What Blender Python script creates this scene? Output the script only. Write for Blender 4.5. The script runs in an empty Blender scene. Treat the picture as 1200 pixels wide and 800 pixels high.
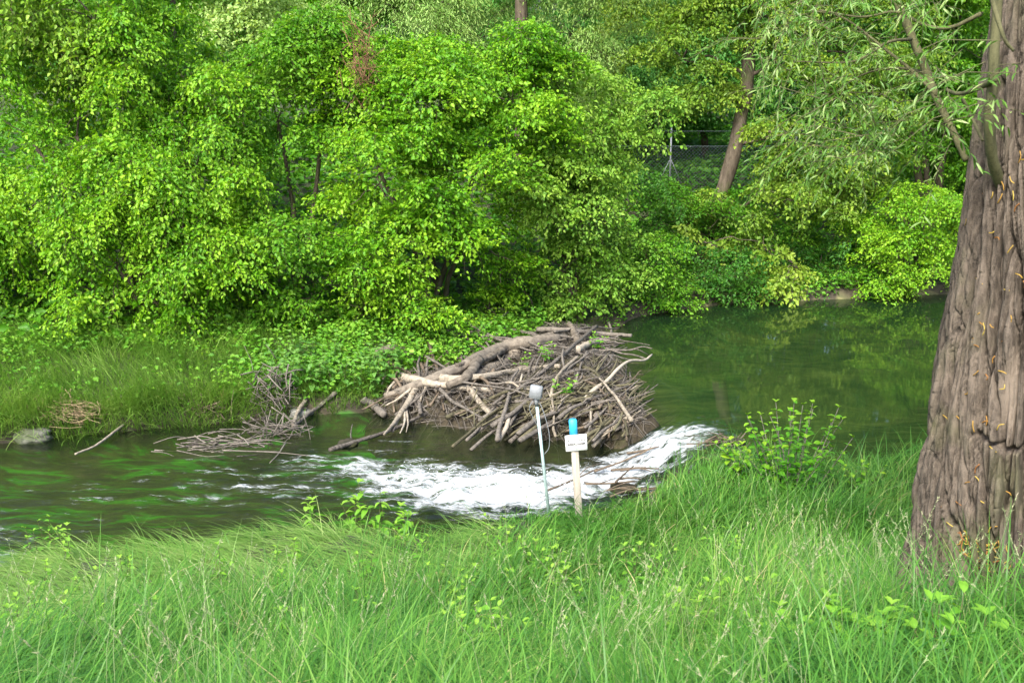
import bpy, math, random
import numpy as np
from mathutils import Vector, Matrix

rng = np.random.default_rng(7)
random.seed(7)
C = bpy.context.scene.collection
R = math.radians

# ------------------------------------------------------------------ scene, camera
scn = bpy.context.scene
ZC, PITCH, F = 4.0, R(12.0), 1167.0
CP, SP = math.cos(PITCH), math.sin(PITCH)
cam_d = bpy.data.cameras.new('camera'); cam = bpy.data.objects.new('camera', cam_d); C.objects.link(cam)
cam.location = (0, 0, ZC); cam.rotation_euler = (math.pi/2 - PITCH, 0, 0)
cam_d.sensor_width = 36; cam_d.lens = 35.0; cam_d.clip_end = 2000; cam_d.clip_start = .05
cam_d.dof.use_dof = True; cam_d.dof.focus_distance = 12.0; cam_d.dof.aperture_fstop = 8.0
scn.camera = cam

def ray(px, py):
    u = (px - 600)/F; v = (400 - py)/F
    return np.array([u, CP + v*SP, -SP + v*CP])
def at(px, py, Y):                       # the point seen at a pixel, Y metres ahead
    d = ray(px, py); return np.array([0, 0, ZC]) + d*(Y/d[1])
def onz(px, py, z):
    d = ray(px, py); return np.array([0, 0, ZC]) + d*((z - ZC)/d[2])

# ------------------------------------------------------------------ noise
_g = np.random.default_rng(3)
_perm = _g.permutation(256); _perm = np.concatenate([_perm, _perm, _perm])
_grad = _g.normal(size=(256, 3)); _grad /= np.linalg.norm(_grad, axis=1)[:, None]
def perlin(p):
    p = np.asarray(p, float); i = np.floor(p).astype(int); f = p - i; i &= 255
    w = f*f*f*(f*(f*6 - 15) + 10)
    out = 0
    for dx in (0, 1):
        for dy in (0, 1):
            for dz in (0, 1):
                h = _perm[_perm[_perm[(i[:, 0]+dx) & 255] + ((i[:, 1]+dy) & 255)] + ((i[:, 2]+dz) & 255)]
                g = _grad[h]
                d = g[:, 0]*(f[:, 0]-dx) + g[:, 1]*(f[:, 1]-dy) + g[:, 2]*(f[:, 2]-dz)
                out = out + d*(w[:, 0] if dx else 1-w[:, 0])*(w[:, 1] if dy else 1-w[:, 1])*(w[:, 2] if dz else 1-w[:, 2])
    return out*1.5
def fbm(p, o=4):
    p = np.asarray(p, float); s = 0; a = 1
    for k in range(o):
        s = s + a*perlin(p*2**k + 17.3*k); a *= .5
    return s
def P3(x, y, z=0):
    x = np.asarray(x, float); return np.stack([x, np.broadcast_to(y, x.shape), np.broadcast_to(z, x.shape)], 1)
def sstep(a, b, x):
    t = np.clip((x-a)/(b-a), 0, 1); return t*t*(3-2*t)
def norm(v): return v/np.maximum(np.linalg.norm(v, axis=-1, keepdims=True), 1e-9)

# ------------------------------------------------------------------ meshes
def mesh(name, verts, quads=None, tris=None, mat=None, parent=None, smooth=True, attrs=None, loc=None):
    me = bpy.data.meshes.new(name)
    verts = np.asarray(verts, np.float32).reshape(-1, 3)
    if loc is not None: verts = verts - np.asarray(loc, np.float32)
    nq = 0 if quads is None else len(quads); nt = 0 if tris is None else len(tris)
    li = []
    if nq: li.append(np.asarray(quads, np.int32).ravel())
    if nt: li.append(np.asarray(tris, np.int32).ravel())
    li = np.concatenate(li)
    me.vertices.add(len(verts)); me.vertices.foreach_set('co', verts.ravel())
    me.loops.add(len(li)); me.loops.foreach_set('vertex_index', li)
    me.polygons.add(nq+nt)
    st = np.concatenate([np.arange(nq)*4, nq*4 + np.arange(nt)*3]).astype(np.int32)
    me.polygons.foreach_set('loop_start', st)
    if smooth: me.polygons.foreach_set('use_smooth', np.ones(nq+nt, bool))
    for k, a in (attrs or {}).items():
        at_ = me.attributes.new(k, 'FLOAT', 'POINT'); at_.data.foreach_set('value', np.asarray(a, np.float32))
    me.update(calc_edges=True)
    if mat: me.materials.append(mat)
    o = bpy.data.objects.new(name, me); C.objects.link(o)
    if loc is not None: o.location = loc
    if parent is not None: o.parent = parent
    return o

class MB:
    def __init__(s): s.v = []; s.q = []; s.t = []; s.a = []; s.n = 0
    def add(s, v, q=None, t=None, a=None):
        v = np.asarray(v, float).reshape(-1, 3)
        if q is not None and len(q): s.q.append(np.asarray(q) + s.n)
        if t is not None and len(t): s.t.append(np.asarray(t) + s.n)
        s.v.append(v); s.a.append(np.zeros(len(v)) if a is None else np.broadcast_to(a, (len(v),))); s.n += len(v)
    def build(s, name, mat, parent=None, smooth=True, loc=None):
        return mesh(name, np.concatenate(s.v), np.concatenate(s.q) if s.q else None, np.concatenate(s.t) if s.t else None,
                    mat, parent, smooth, {'tint': np.concatenate(s.a)}, loc)

def tube(pts, rad, n=8, cap=True, rough=0.0, seed=0):
    pts = np.asarray(pts, float); m = len(pts); rad = np.broadcast_to(np.asarray(rad, float), (m,))
    t = norm(np.gradient(pts, axis=0))
    ref = np.array([0, 0, 1.]) if abs(t[0][2]) < .9 else np.array([1., 0, 0])
    a = norm(np.cross(t, ref)); b = np.cross(t, a)
    th = np.arange(n)/n*2*math.pi
    ring = pts[:, None] + rad[:, None, None]*(a[:, None]*np.cos(th)[None, :, None] + b[:, None]*np.sin(th)[None, :, None])
    v = ring.reshape(-1, 3)
    if rough:
        nn = fbm(v*(.35/np.mean(rad)) + seed*7.1, 3)
        al = np.repeat(np.concatenate([[0], np.cumsum(np.linalg.norm(np.diff(pts, axis=0), axis=1))]), n); tt_ = np.tile(th, m)
        nn = .7*nn + .8*(.35 - np.abs(perlin(P3(np.cos(tt_)*2.6, np.sin(tt_)*2.6, al*1.1/np.mean(rad)*.12 + seed)))*1.5) + .25*perlin(P3(np.cos(tt_)*5, np.sin(tt_)*5, al*9 + seed))
        v = v + norm(v - np.repeat(pts, n, 0))*(nn*rough*np.repeat(rad, n))[:, None]
    i = np.arange(m-1)[:, None]*n; j = np.arange(n)[None]; k = (j+1) % n
    q = np.stack([i+j, i+k, i+n+k, i+n+j], -1).reshape(-1, 4)
    tr = None
    if cap:
        v = np.concatenate([v, pts[:1], pts[-1:]]); c0 = m*n; j = np.arange(n)
        tr = np.concatenate([np.stack([np.full(n, c0), (j+1) % n, j], 1), np.stack([np.full(n, c0+1), (m-1)*n+j, (m-1)*n+(j+1) % n], 1)])
    return v, q, tr
def smooth_line(pts, k=6):
    p = np.asarray(pts, float)
    if len(p) < 3: return p[0] + (p[-1]-p[0])*np.linspace(0, 1, k)[:, None]
    q = np.concatenate([[2*p[0]-p[1]], p, [2*p[-1]-p[-2]]]); out = []
    for i in range(1, len(q)-2):
        for t in np.arange(k)/k:
            a, b, c, d = q[i-1], q[i], q[i+1], q[i+2]
            out.append(.5*(2*b + (c-a)*t + (2*a-5*b+4*c-d)*t*t + (3*b-a-3*c+d)*t**3))
    out.append(p[-1]); return np.array(out)

def empty(name, loc):
    o = bpy.data.objects.new(name, None); o.location = loc; o.empty_display_size = .2; C.objects.link(o); return o
def tag(o, label=None, cat=None, group=None, kind=None):
    if label: o['label'] = label
    if cat: o['category'] = cat
    if group: o['group'] = group
    if kind: o['kind'] = kind
    return o
def rebase(o, loc):                                   # parts built in world space, hung under an Empty standing at loc
    for c in o.children: c.matrix_parent_inverse = Matrix.Translation(-Vector(loc))

# ------------------------------------------------------------------ materials
def newmat(name):
    m = bpy.data.materials.new(name); m.use_nodes = True; nt = m.node_tree; nt.nodes.clear()
    out = nt.nodes.new('ShaderNodeOutputMaterial'); return m, nt, nt.nodes, nt.links, out
def ramp(n, l, src, stops):
    r = n.new('ShaderNodeValToRGB'); e = r.color_ramp.elements
    while len(e) < len(stops): e.new(.5)
    for el, (p, c) in zip(e, stops): el.position = p; el.color = (*c, 1)
    if src is not None: l.new(src, r.inputs[0])
    return r
def noise(n, l, scale, detail=4, vec=None, rough=.55, dist=0):
    t = n.new('ShaderNodeTexNoise'); t.inputs['Scale'].default_value = scale; t.inputs['Detail'].default_value = detail
    t.inputs['Roughness'].default_value = rough; t.inputs['Distortion'].default_value = dist
    if vec is not None: l.new(vec, t.inputs['Vector'])
    return t
def math_(n, l, op, a, b=None, clamp=False):
    m = n.new('ShaderNodeMath'); m.operation = op; m.use_clamp = clamp
    for i, x in enumerate((a, b)):
        if x is None: continue
        if isinstance(x, (int, float)): m.inputs[i].default_value = x
        else: l.new(x, m.inputs[i])
    return m.outputs[0]
def mapping(n, l, scale, rot=(0, 0, 0)):
    g = n.new('ShaderNodeNewGeometry'); mp = n.new('ShaderNodeMapping')
    mp.inputs['Scale'].default_value = scale; mp.inputs['Rotation'].default_value = rot
    l.new(g.outputs['Position'], mp.inputs['Vector']); return mp.outputs[0]

def leaf_mat(name, stops, trans=.43, rough=.5, tboost=(1.25, 1.15, .6), spec=.3):
    m, nt, n, l, out = newmat(name)
    if name.startswith('leaf'): stops = [(p_, tuple(min(.6, k_*1.12) for k_ in c_)) for p_, c_ in stops]
    a = n.new('ShaderNodeAttribute'); a.attribute_name = 'tint'
    r = ramp(n, l, a.outputs['Fac'], stops)
    p = n.new('ShaderNodeBsdfPrincipled'); p.inputs['Roughness'].default_value = rough; p.inputs['Specular IOR Level'].default_value = spec
    l.new(r.outputs[0], p.inputs['Base Color'])
    t = n.new('ShaderNodeBsdfTranslucent')
    mx = n.new('ShaderNodeMix'); mx.data_type = 'RGBA'; mx.blend_type = 'MULTIPLY'; mx.inputs[0].default_value = 1
    l.new(r.outputs[0], mx.inputs[6]); mx.inputs[7].default_value = (*tboost, 1); mx.clamp_result = False
    l.new(mx.outputs[2], t.inputs['Color'])
    s = n.new('ShaderNodeMixShader'); s.inputs[0].default_value = trans
    l.new(p.outputs[0], s.inputs[1]); l.new(t.outputs[0], s.inputs[2]); l.new(s.outputs[0], out.inputs[0])
    return m

def bark_mat(name, dark, light, scale=18, stretch=.18, bump=.4, moss=None):
    m, nt, n, l, out = newmat(name)
    v = mapping(n, l, (1, 1, stretch))
    a = noise(n, l, scale, 6, v, .65); b = noise(n, l, scale*5, 3, None, .6)
    g = n.new('ShaderNodeNewGeometry'); l.new(g.outputs['Position'], b.inputs['Vector'])
    f = math_(n, l, 'ADD', math_(n, l, 'MULTIPLY', a.outputs[0], .7), math_(n, l, 'MULTIPLY', b.outputs[0], .3))
    at_ = n.new('ShaderNodeAttribute'); at_.attribute_name = 'tint'
    f = math_(n, l, 'ADD', f, math_(n, l, 'MULTIPLY', at_.outputs['Fac'], .25))
    r = ramp(n, l, f, [(.36, dark), (.58, light), (.80, tuple(min(1, c*1.35) for c in light))])
    col = r.outputs[0]
    if moss:
        k = noise(n, l, 2.2, 4); l.new(g.outputs['Position'], k.inputs['Vector'])
        kr = ramp(n, l, k.outputs[0], [(.5, (0, 0, 0)), (.68, (1, 1, 1))])
        mx = n.new('ShaderNodeMix'); mx.data_type = 'RGBA'; l.new(math_(n, l, 'MULTIPLY', kr.outputs[0], .6), mx.inputs[0])
        l.new(col, mx.inputs[6]); mx.inputs[7].default_value = (*moss, 1); col = mx.outputs[2]
    p = n.new('ShaderNodeBsdfPrincipled'); p.inputs['Roughness'].default_value = .85; p.inputs['Specular IOR Level'].default_value = .2
    l.new(col, p.inputs['Base Color'])
    bp = n.new('ShaderNodeBump'); bp.inputs['Strength'].default_value = bump; bp.inputs['Distance'].default_value = .02
    l.new(f, bp.inputs['Height']); l.new(bp.outputs[0], p.inputs['Normal']); l.new(p.outputs[0], out.inputs[0])
    return m

def plain_mat(name, col, rough=.6, metal=0, var=.15, scale=40):
    m, nt, n, l, out = newmat(name)
    v = mapping(n, l, (1, 1, 1)); a = noise(n, l, scale, 5, v)
    r = ramp(n, l, a.outputs[0], [(.3, tuple(c*(1-var) for c in col)), (.7, tuple(min(1, c*(1+var)) for c in col))])
    p = n.new('ShaderNodeBsdfPrincipled'); p.inputs['Roughness'].default_value = rough; p.inputs['Metallic'].default_value = metal
    l.new(r.outputs[0], p.inputs['Base Color']); l.new(p.outputs[0], out.inputs[0]); return m

# leaf colours (dark, mid, light)
def pal(d, m, h): return [(0.0, d), (.5, m), (1.0, h)]
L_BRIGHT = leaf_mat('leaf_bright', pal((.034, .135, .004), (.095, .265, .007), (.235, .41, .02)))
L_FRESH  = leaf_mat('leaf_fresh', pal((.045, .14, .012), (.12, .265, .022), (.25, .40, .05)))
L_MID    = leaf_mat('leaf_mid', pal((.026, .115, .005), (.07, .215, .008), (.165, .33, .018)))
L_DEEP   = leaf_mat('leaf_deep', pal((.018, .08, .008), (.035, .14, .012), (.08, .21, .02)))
L_COOL   = leaf_mat('leaf_cool', pal((.03, .12, .02), (.06, .21, .03), (.13, .32, .06)))
L_OLIVE  = leaf_mat('leaf_olive', pal((.045, .115, .008), (.105, .205, .014), (.23, .33, .035)))
L_PALE   = leaf_mat('leaf_pale', pal((.085, .20, .03), (.165, .32, .06), (.31, .45, .13)), rough=.45)
L_LIME   = leaf_mat('leaf_lime', pal((.06, .16, .008), (.14, .28, .016), (.28, .40, .06)), rough=.45)
L_WILLOW = leaf_mat('leaf_willow', pal((.045, .13, .010), (.10, .22, .028), (.34, .43, .16)), trans=.42, rough=.4, spec=.45)
L_WEED   = leaf_mat('leaf_weed', pal((.05, .17, .015), (.10, .27, .02), (.23, .4, .045)))
L_SAPL   = leaf_mat('leaf_sapling', pal((.04, .17, .012), (.09, .27, .014), (.27, .41, .025)))
L_NETTLE = leaf_mat('leaf_nettle', pal((.045, .14, .03), (.09, .22, .04), (.17, .32, .07)))
G_NEAR   = leaf_mat('grass_blade', [(0, (.028, .12, .014)), (.45, (.088, .24, .026)), (.8, (.19, .33, .055)), (.95, (.38, .4, .16)), (1, (.45, .38, .18))], trans=.4, rough=.45, tboost=(1.1, 1.1, .75))
G_FLAT   = leaf_mat('grass_flattened', [(0, (.09, .21, .028)), (.5, (.165, .30, .055)), (1, (.34, .41, .15))], trans=.35, rough=.5, tboost=(1.05, 1.05, .8))
G_FAR    = leaf_mat('grass_far', [(0, (.07, .18, .02)), (.5, (.18, .33, .05)), (.9, (.30, .42, .10)), (1, (.42, .38, .17))], trans=.35, tboost=(1.1, 1.1, .7))
SEED     = leaf_mat('grass_seed', [(0, (.20, .29, .11)), (.7, (.34, .38, .2)), (1, (.42, .36, .26))], trans=.3, tboost=(1, 1, 1))
TWIG     = bark_mat('twig_bark', (.02, .018, .008), (.06, .05, .025), 30, .4, .2)
TRUNK    = bark_mat('trunk_bark', (.035, .027, .018), (.11, .088, .064), 14, .2, .5, moss=(.06, .08, .02))
WBARK    = bark_mat('willow_bark', (.030, .024, .018), (.132, .107, .083), 34, .3, 1.0, moss=(.07, .075, .03))
STICK_G  = bark_mat('stick_grey', (.036, .031, .026), (.14, .123, .102), 25, .6, .3)
STICK_P  = bark_mat('stick_pale', (.12, .10, .072), (.29, .252, .195), 20, .6, .3)
STICK_D  = bark_mat('stick_dark', (.035, .028, .018), (.13, .10, .07), 25, .6, .3)
STICK_O  = bark_mat('stick_olive', (.026, .024, .013), (.10, .09, .052), 25, .6, .3)
LOGB     = bark_mat('log_bark', (.045, .037, .028), (.16, .136, .106), 12, .8, .6)
SHOOT    = bark_mat('shoot_bark', (.03, .031, .013), (.09, .088, .042), 20, .3, .3)
VINE     = bark_mat('dead_vine', (.06, .03, .018), (.17, .085, .05), 30, .6, .2)
HAY      = bark_mat('dry_hay', (.16, .11, .06), (.36, .27, .16), 30, .6, .2)

# ------------------------------------------------------------------ terrain
_yN = (np.array([-60, -9, -5, -2.7, -.2, .7, 1.4, 2.3, 4.7, 8, 14, 60]), np.array([0, 7.4, 8.3, 9.15, 9.2, 9.35, 9.75, 9.9, 10.1, 11.2, 13.5, 32]))
_yF = (np.array([-60, -14, -9, -6.8, -2, 0, 1.9, 2.9, 4.5, 6.4, 9.6, 16, 60]), np.array([0, 10.4, 12.0, 12.5, 14.0, 15.8, 18.4, 19.4, 20.4, 20.9, 21.8, 25, 50]))
def wob(x, y, s=1.3, a=.12): return a*perlin(P3(x*s, y*s, 4.2))
def yN(x): return np.interp(x, *_yN)
def yF(x): return np.interp(x, *_yF)
def pool(x, y): return sstep(1.25, 2.35, x + .12*np.sin(y*2.3))
def level(x, y): return .45*pool(x, y)
def caps(x, y, a, b, r, h):
    a = np.array(a); b = np.array(b); ab = b-a
    t = np.clip(((x-a[0])*ab[0] + (y-a[1])*ab[1])/(ab@ab), 0, 1)
    d = np.hypot(x-a[0]-t*ab[0], y-a[1]-t*ab[1])/r
    return h*(1 - np.clip(d, 0, 1.4)**3)
def damz(x, y):
    d = caps(x, y, (-.9, 14.5), (.7, 13.8), 1.22, .37)
    for c in (((.85, 13.7), (.9, 17.5), 1.0, .47), ((-.6, 16.4), (.8, 16.1), 1.1, .42), ((1.1, 13.1), (1.6, 12.5), .42, .36)):
        d = np.maximum(d, caps(x, y, *c))
    return d + .10*fbm(P3(x*2.2, y*2.2, .3), 3)
def groundz(x, y):
    x = np.asarray(x, float); y = np.asarray(y, float)
    w = wob(x, y, 1.1, .16) + wob(x, y, 3.7, .05)
    lv = level(x, y)
    dn = yN(x) + w - y
    zn = np.interp(dn, [-2, -.7, -.25, 0, .14, 1, 3, 4.5, 6.5, 9, 20, 60], [-.42, -.42, -.3, 0, .15, .26, .70, 1.22, 2.0, 2.35, 2.6, 3]) + lv*np.clip(1 - np.maximum(dn, 0)/2.2, 0, 1)
    zn = zn + .16*sstep(-.7, .3, x)*sstep(3.2, 2.2, x)*np.clip((dn-.05)/.25, 0, 1)*np.clip(1 - (dn-1.4)/1.8, 0, 1)
    df = y - yF(x) + w
    zf = np.interp(df, [-2, -.8, -.2, 0, .12, .5, 2, 3.5, 6, 10, 15, 30, 60, 300], [-.42, -.42, -.3, 0, .22, .36, .6, .82, 1.5, 2.6, 3.5, 6, 12, 45]) + lv*np.clip(1 - np.maximum(df, 0)/3.0, 0, 1)
    bed = -.42*(1-pool(x, y)) - .30*pool(x, y)
    z = np.maximum(zn - np.where(dn < 0, lv*.0, 0), zf)
    z = np.where((dn < 0) & (df < 0), np.maximum(np.maximum(zn - lv*np.clip(-dn*2, 0, 1), zf - lv*np.clip(-df*2, 0, 1)), bed), z)
    z = z + np.where((dn < 0) & (df < 0), .07*fbm(P3(x*1.3, y*2.6, 1.7), 3), .06*fbm(P3(x*.9, y*.9, 2.7), 4))
    # the low ridges of weed and gravel lying under the pool, and the sill of the cascade
    z = np.maximum(z, caps(x, y, (4.1, 15.1), (5.7, 15.2), .5, .41) - 0.02)
    z = np.maximum(z, caps(x, y, (6.0, 15.6), (7.2, 16.3), .42, .40) - 0.02)
    return z
def surfz(x, y): return np.maximum(groundz(x, y), damz(x, y))
def hit(px, py, f=surfz, lift=0.0, water=True):
    d = ray(px, py); t = np.linspace(3, 45, 2400)
    p = np.array([0, 0, ZC]) + d*(t[:, None]/d[1])
    z = f(p[:, 0], p[:, 1])
    if water: z = np.maximum(z, level(p[:, 0], p[:, 1]))
    k = np.argmax(p[:, 2] < z + lift)
    return p[k]

def axis(segs):
    out = []
    for a, b, s in segs: out.append(np.arange(a, b, s))
    return np.concatenate(out + [[segs[-1][1]]])
gx = axis([(-250, -60, 19), (-60, -14, 2), (-14, 14, .11), (14, 60, 2), (60, 250, 19)])
gy = axis([(-60, -4, 4), (-4, 2, .4), (2, 24, .11), (24, 60, .9), (60, 400, 20)])
X, Y = np.meshgrid(gx, gy, indexing='xy'); x = X.ravel(); y = Y.ravel()
def grid_quads(nx, ny):
    i = np.arange(nx-1)[None]; j = np.arange(ny-1)[:, None]*nx
    return np.stack([i+j, i+j+1, i+j+1+nx, i+j+nx], -1).reshape(-1, 4)
m, nt, n, l, out = newmat('earth')
g = n.new('ShaderNodeNewGeometry')
a = noise(n, l, 3, 6); l.new(g.outputs['Position'], a.inputs['Vector'])
soil = ramp(n, l, a.outputs[0], [(.3, (.015, .022, .006)), (.55, (.03, .045, .01)), (.75, (.05, .042, .02))])
v2 = mapping(n, l, (.4, 2.2, 1), (0, 0, R(8)))
b = noise(n, l, 2.4, 7, v2, .68, .8); bed1 = ramp(n, l, b.outputs[0], [(.40, (.028, .024, .012)), (.52, (.05, .06, .012)), (.58, (.036, .18, .006)), (.74, (.08, .31, .01))])
c = noise(n, l, 26, 3, mapping(n, l, (.3, 1, 1))); 
mul = n.new('ShaderNodeMix'); mul.data_type = 'RGBA'; mul.blend_type = 'MULTIPLY'; mul.inputs[0].default_value = .6
l.new(bed1.outputs[0], mul.inputs[6]); l.new(ramp(n, l, c.outputs[0], [(.3, (.35, .35, .35)), (.65, (1, 1, 1))]).outputs[0], mul.inputs[7])
pa = n.new('ShaderNodeAttribute'); pa.attribute_name = 'pool'
poolbed = ramp(n, l, b.outputs[0], [(.35, (.05, .065, .025)), (.5, (.15, .15, .06)), (.65, (.30, .27, .12))])
mx = n.new('ShaderNodeMix'); mx.data_type = 'RGBA'; l.new(pa.outputs['Fac'], mx.inputs[0]); l.new(mul.outputs[2], mx.inputs[6]); l.new(poolbed.outputs[0], mx.inputs[7])
ba = n.new('ShaderNodeAttribute'); ba.attribute_name = 'bank'
m3 = n.new('ShaderNodeMix'); m3.data_type = 'RGBA'; l.new(ba.outputs['Fac'], m3.inputs[0]); l.new(soil.outputs[0], m3.inputs[6])
l.new(ramp(n, l, a.outputs[0], [(.3, (.014, .012, .007)), (.7, (.05, .04, .022))]).outputs[0], m3.inputs[7])
wa = n.new('ShaderNodeAttribute'); wa.attribute_name = 'wet'
m2 = n.new('ShaderNodeMix'); m2.data_type = 'RGBA'; l.new(wa.outputs['Fac'], m2.inputs[0]); l.new(m3.outputs[2], m2.inputs[6]); l.new(mx.outputs[2], m2.inputs[7])
p = n.new('ShaderNodeBsdfPrincipled'); p.inputs['Roughness'].default_value = .9; l.new(m2.outputs[2], p.inputs['Base Color'])
bp = n.new('ShaderNodeBump'); bp.inputs['Strength'].default_value = .6; bp.inputs['Distance'].default_value = .05
l.new(a.outputs[0], bp.inputs['Height']); l.new(bp.outputs[0], p.inputs['Normal']); l.new(p.outputs[0], out.inputs[0])
z = groundz(x, y)
ground = mesh('ground', np.stack([x, y, z], 1), grid_quads(len(gx), len(gy)), mat=m,
              attrs={'pool': pool(x, y), 'wet': sstep(-.0, -.06, z - level(x, y))*((y > yN(x)-.5) & (y < yF(x)+.5)), 'bank': sstep(.5, .15, z - level(x, y))})
tag(ground, kind='structure')

# ------------------------------------------------------------------ water
wx = np.arange(-13, 15, .045); wy = np.arange(6.5, 25.5, .045)
X, Y = np.meshgrid(wx, wy, indexing='xy'); x = X.ravel(); y = Y.ravel()
keep = (y > yN(x)-.55) & (y < yF(x)+.6)
# white water: the way it runs down from the sill
core = [(798, 508, .42, .34), (778, 520, .3, .52), (752, 536, .15, .56), (715, 556, .05, .48), (665, 568, 0, .58), (610, 574, 0, .68), (545, 572, 0, .74), (480, 562, 0, .66), (420, 548, 0, .5), (360, 540, 0, .36)]
cp = np.array([[*onz(a, b, zz)[:2], r] for a, b, zz, r in core])
foam = np.zeros(len(x)); sdist = np.zeros(len(x))
for i in range(len(cp)-1):
    a_, b_ = cp[i], cp[i+1]; ab = b_[:2]-a_[:2]
    t = np.clip(((x-a_[0])*ab[0] + (y-a_[1])*ab[1])/(ab@ab), 0, 1)
    d = np.hypot(x-a_[0]-t*ab[0], y-a_[1]-t*ab[1])/(a_[2] + (b_[2]-a_[2])*t)
    fade = 1 - .62*max(0, (i-5)/4.0)
    foam = np.maximum(foam, np.clip(1.12 - d*.62, 0, .90 if i > 2 else .80)*fade)
# weaker streaks carried on downstream
tail = np.exp(-((y - (11.6 + .26*(x+1)))/1.1)**2)*sstep(-.5, -1.6, x)*sstep(-7.5, -2, x)
n1 = fbm(P3(x*1.1, y*3.4, 8), 4)
foam = np.maximum(foam, tail*np.clip(.38 + .32*n1, 0, 1))
left = sstep(-3.6, -5.2, x)*np.exp(-((y-9.0 - .12*(x+5))/.9)**2)
foam = np.maximum(foam, left*np.clip(.36 + .36*fbm(P3(x*1.7, y*2.6, 3), 4), 0, 1))
pl = pool(x, y)
turb = np.clip(foam, 0, 1)
z = level(x, y)
z = z + .010*fbm(P3(x*1.0, y*3.2, 5), 3)*(1-pl) + .0015*fbm(P3(x*1.2, y*1.2, 5), 2)*pl
edge = np.clip(1 - np.abs(pl-.5)*2, 0, 1)
z = z + turb*(.09*fbm(P3(x*2.6, y*3.2, 1), 2) + .055*fbm(P3(x*7, y*8, 1), 3)) + .05*edge*fbm(P3(x*2.2, y*3.5, 9), 3)*(y < 12.8)
q = grid_quads(len(wx), len(wy)); q = q[keep[q].all(1)]
used = np.unique(q); rem = np.full(len(x), -1); rem[used] = np.arange(len(used))
m, nt, n, l, out = newmat('water')
fa = n.new('ShaderNodeAttribute'); fa.attribute_name = 'foam'
pa = n.new('ShaderNodeAttribute'); pa.attribute_name = 'pool'
vs = mapping(n, l, (.55, 1.6, 1), (0, 0, R(-12)))
na = noise(n, l, 4.0, 9, vs, .7, .6); nb = noise(n, l, 24, 5, vs, .65, .3)
nf = math_(n, l, 'ADD', math_(n, l, 'MULTIPLY', na.outputs[0], .72), math_(n, l, 'MULTIPLY', nb.outputs[0], .28))
s1 = math_(n, l, 'ADD', math_(n, l, 'MULTIPLY', fa.outputs['Fac'], 1.05), math_(n, l, 'MULTIPLY', math_(n, l, 'SUBTRACT', nf, .5), 3.4))
mr = n.new('ShaderNodeMapRange'); mr.interpolation_type = 'SMOOTHSTEP'; l.new(s1, mr.inputs[0]); mr.inputs[1].default_value = .38; mr.inputs[2].default_value = 1.15
fgate = math_(n, l, 'MULTIPLY', mr.outputs[0], math_(n, l, 'GREATER_THAN', fa.outputs['Fac'], .02))
# body
bmp = n.new('ShaderNodeBump'); bmp.inputs['Distance'].default_value = .03
rp = noise(n, l, 5, 5, mapping(n, l, (.6, 1.9, 1), (0, 0, R(-10))), .6, .4)
l.new(rp.outputs[0], bmp.inputs['Height'])
l.new(math_(n, l, 'SUBTRACT', .42, math_(n, l, 'MULTIPLY', pa.outputs['Fac'], .410)), bmp.inputs['Strength'])
gl = n.new('ShaderNodeBsdfGlossy'); gl.inputs['Roughness'].default_value = .015; l.new(bmp.outputs[0], gl.inputs['Normal'])
fr = n.new('ShaderNodeFresnel'); fr.inputs['IOR'].default_value = 1.33; l.new(bmp.outputs[0], fr.inputs['Normal'])
tr = n.new('ShaderNodeBsdfTransparent'); 
tcol = n.new('ShaderNodeMix'); tcol.data_type = 'RGBA'; l.new(pa.outputs['Fac'], tcol.inputs[0])
tcol.inputs[6].default_value = (.78, .86, .66, 1); tcol.inputs[7].default_value = (.50, .62, .36, 1); l.new(tcol.outputs[2], tr.inputs[0])
df = n.new('ShaderNodeBsdfDiffuse')
dcol = n.new('ShaderNodeMix'); dcol.data_type = 'RGBA'; l.new(pa.outputs['Fac'], dcol.inputs[0])
dcol.inputs[6].default_value = (.035, .055, .028, 1); dcol.inputs[7].default_value = (.015, .042, .015, 1); l.new(dcol.outputs[2], df.inputs[0])
mb = n.new('ShaderNodeMixShader'); l.new(math_(n, l, 'ADD', .14, math_(n, l, 'MULTIPLY', pa.outputs['Fac'], .26)), mb.inputs[0])
l.new(tr.outputs[0], mb.inputs[1]); l.new(df.outputs[0], mb.inputs[2])
mg = n.new('ShaderNodeMixShader'); l.new(fr.outputs[0], mg.inputs[0]); l.new(mb.outputs[0], mg.inputs[1]); l.new(gl.outputs[0], mg.inputs[2])
fo = n.new('ShaderNodeBsdfPrincipled'); fo.inputs['Base Color'].default_value = (.66, .70, .71, 1); fo.inputs['Roughness'].default_value = .6
fb = n.new('ShaderNodeBump'); fb.inputs['Strength'].default_value = 1.0; fb.inputs['Distance'].default_value = .12; l.new(nf, fb.inputs['Height']); l.new(fb.outputs[0], fo.inputs['Normal'])
mf = n.new('ShaderNodeMixShader'); l.new(fgate, mf.inputs[0]); l.new(mg.outputs[0], mf.inputs[1]); l.new(fo.outputs[0], mf.inputs[2])
l.new(mf.outputs[0], out.inputs[0])
water = mesh('water', np.stack([x, y, z], 1)[used], rem[q], mat=m, attrs={'foam': foam[used], 'pool': pl[used]})
tag(water, kind='structure')

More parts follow.
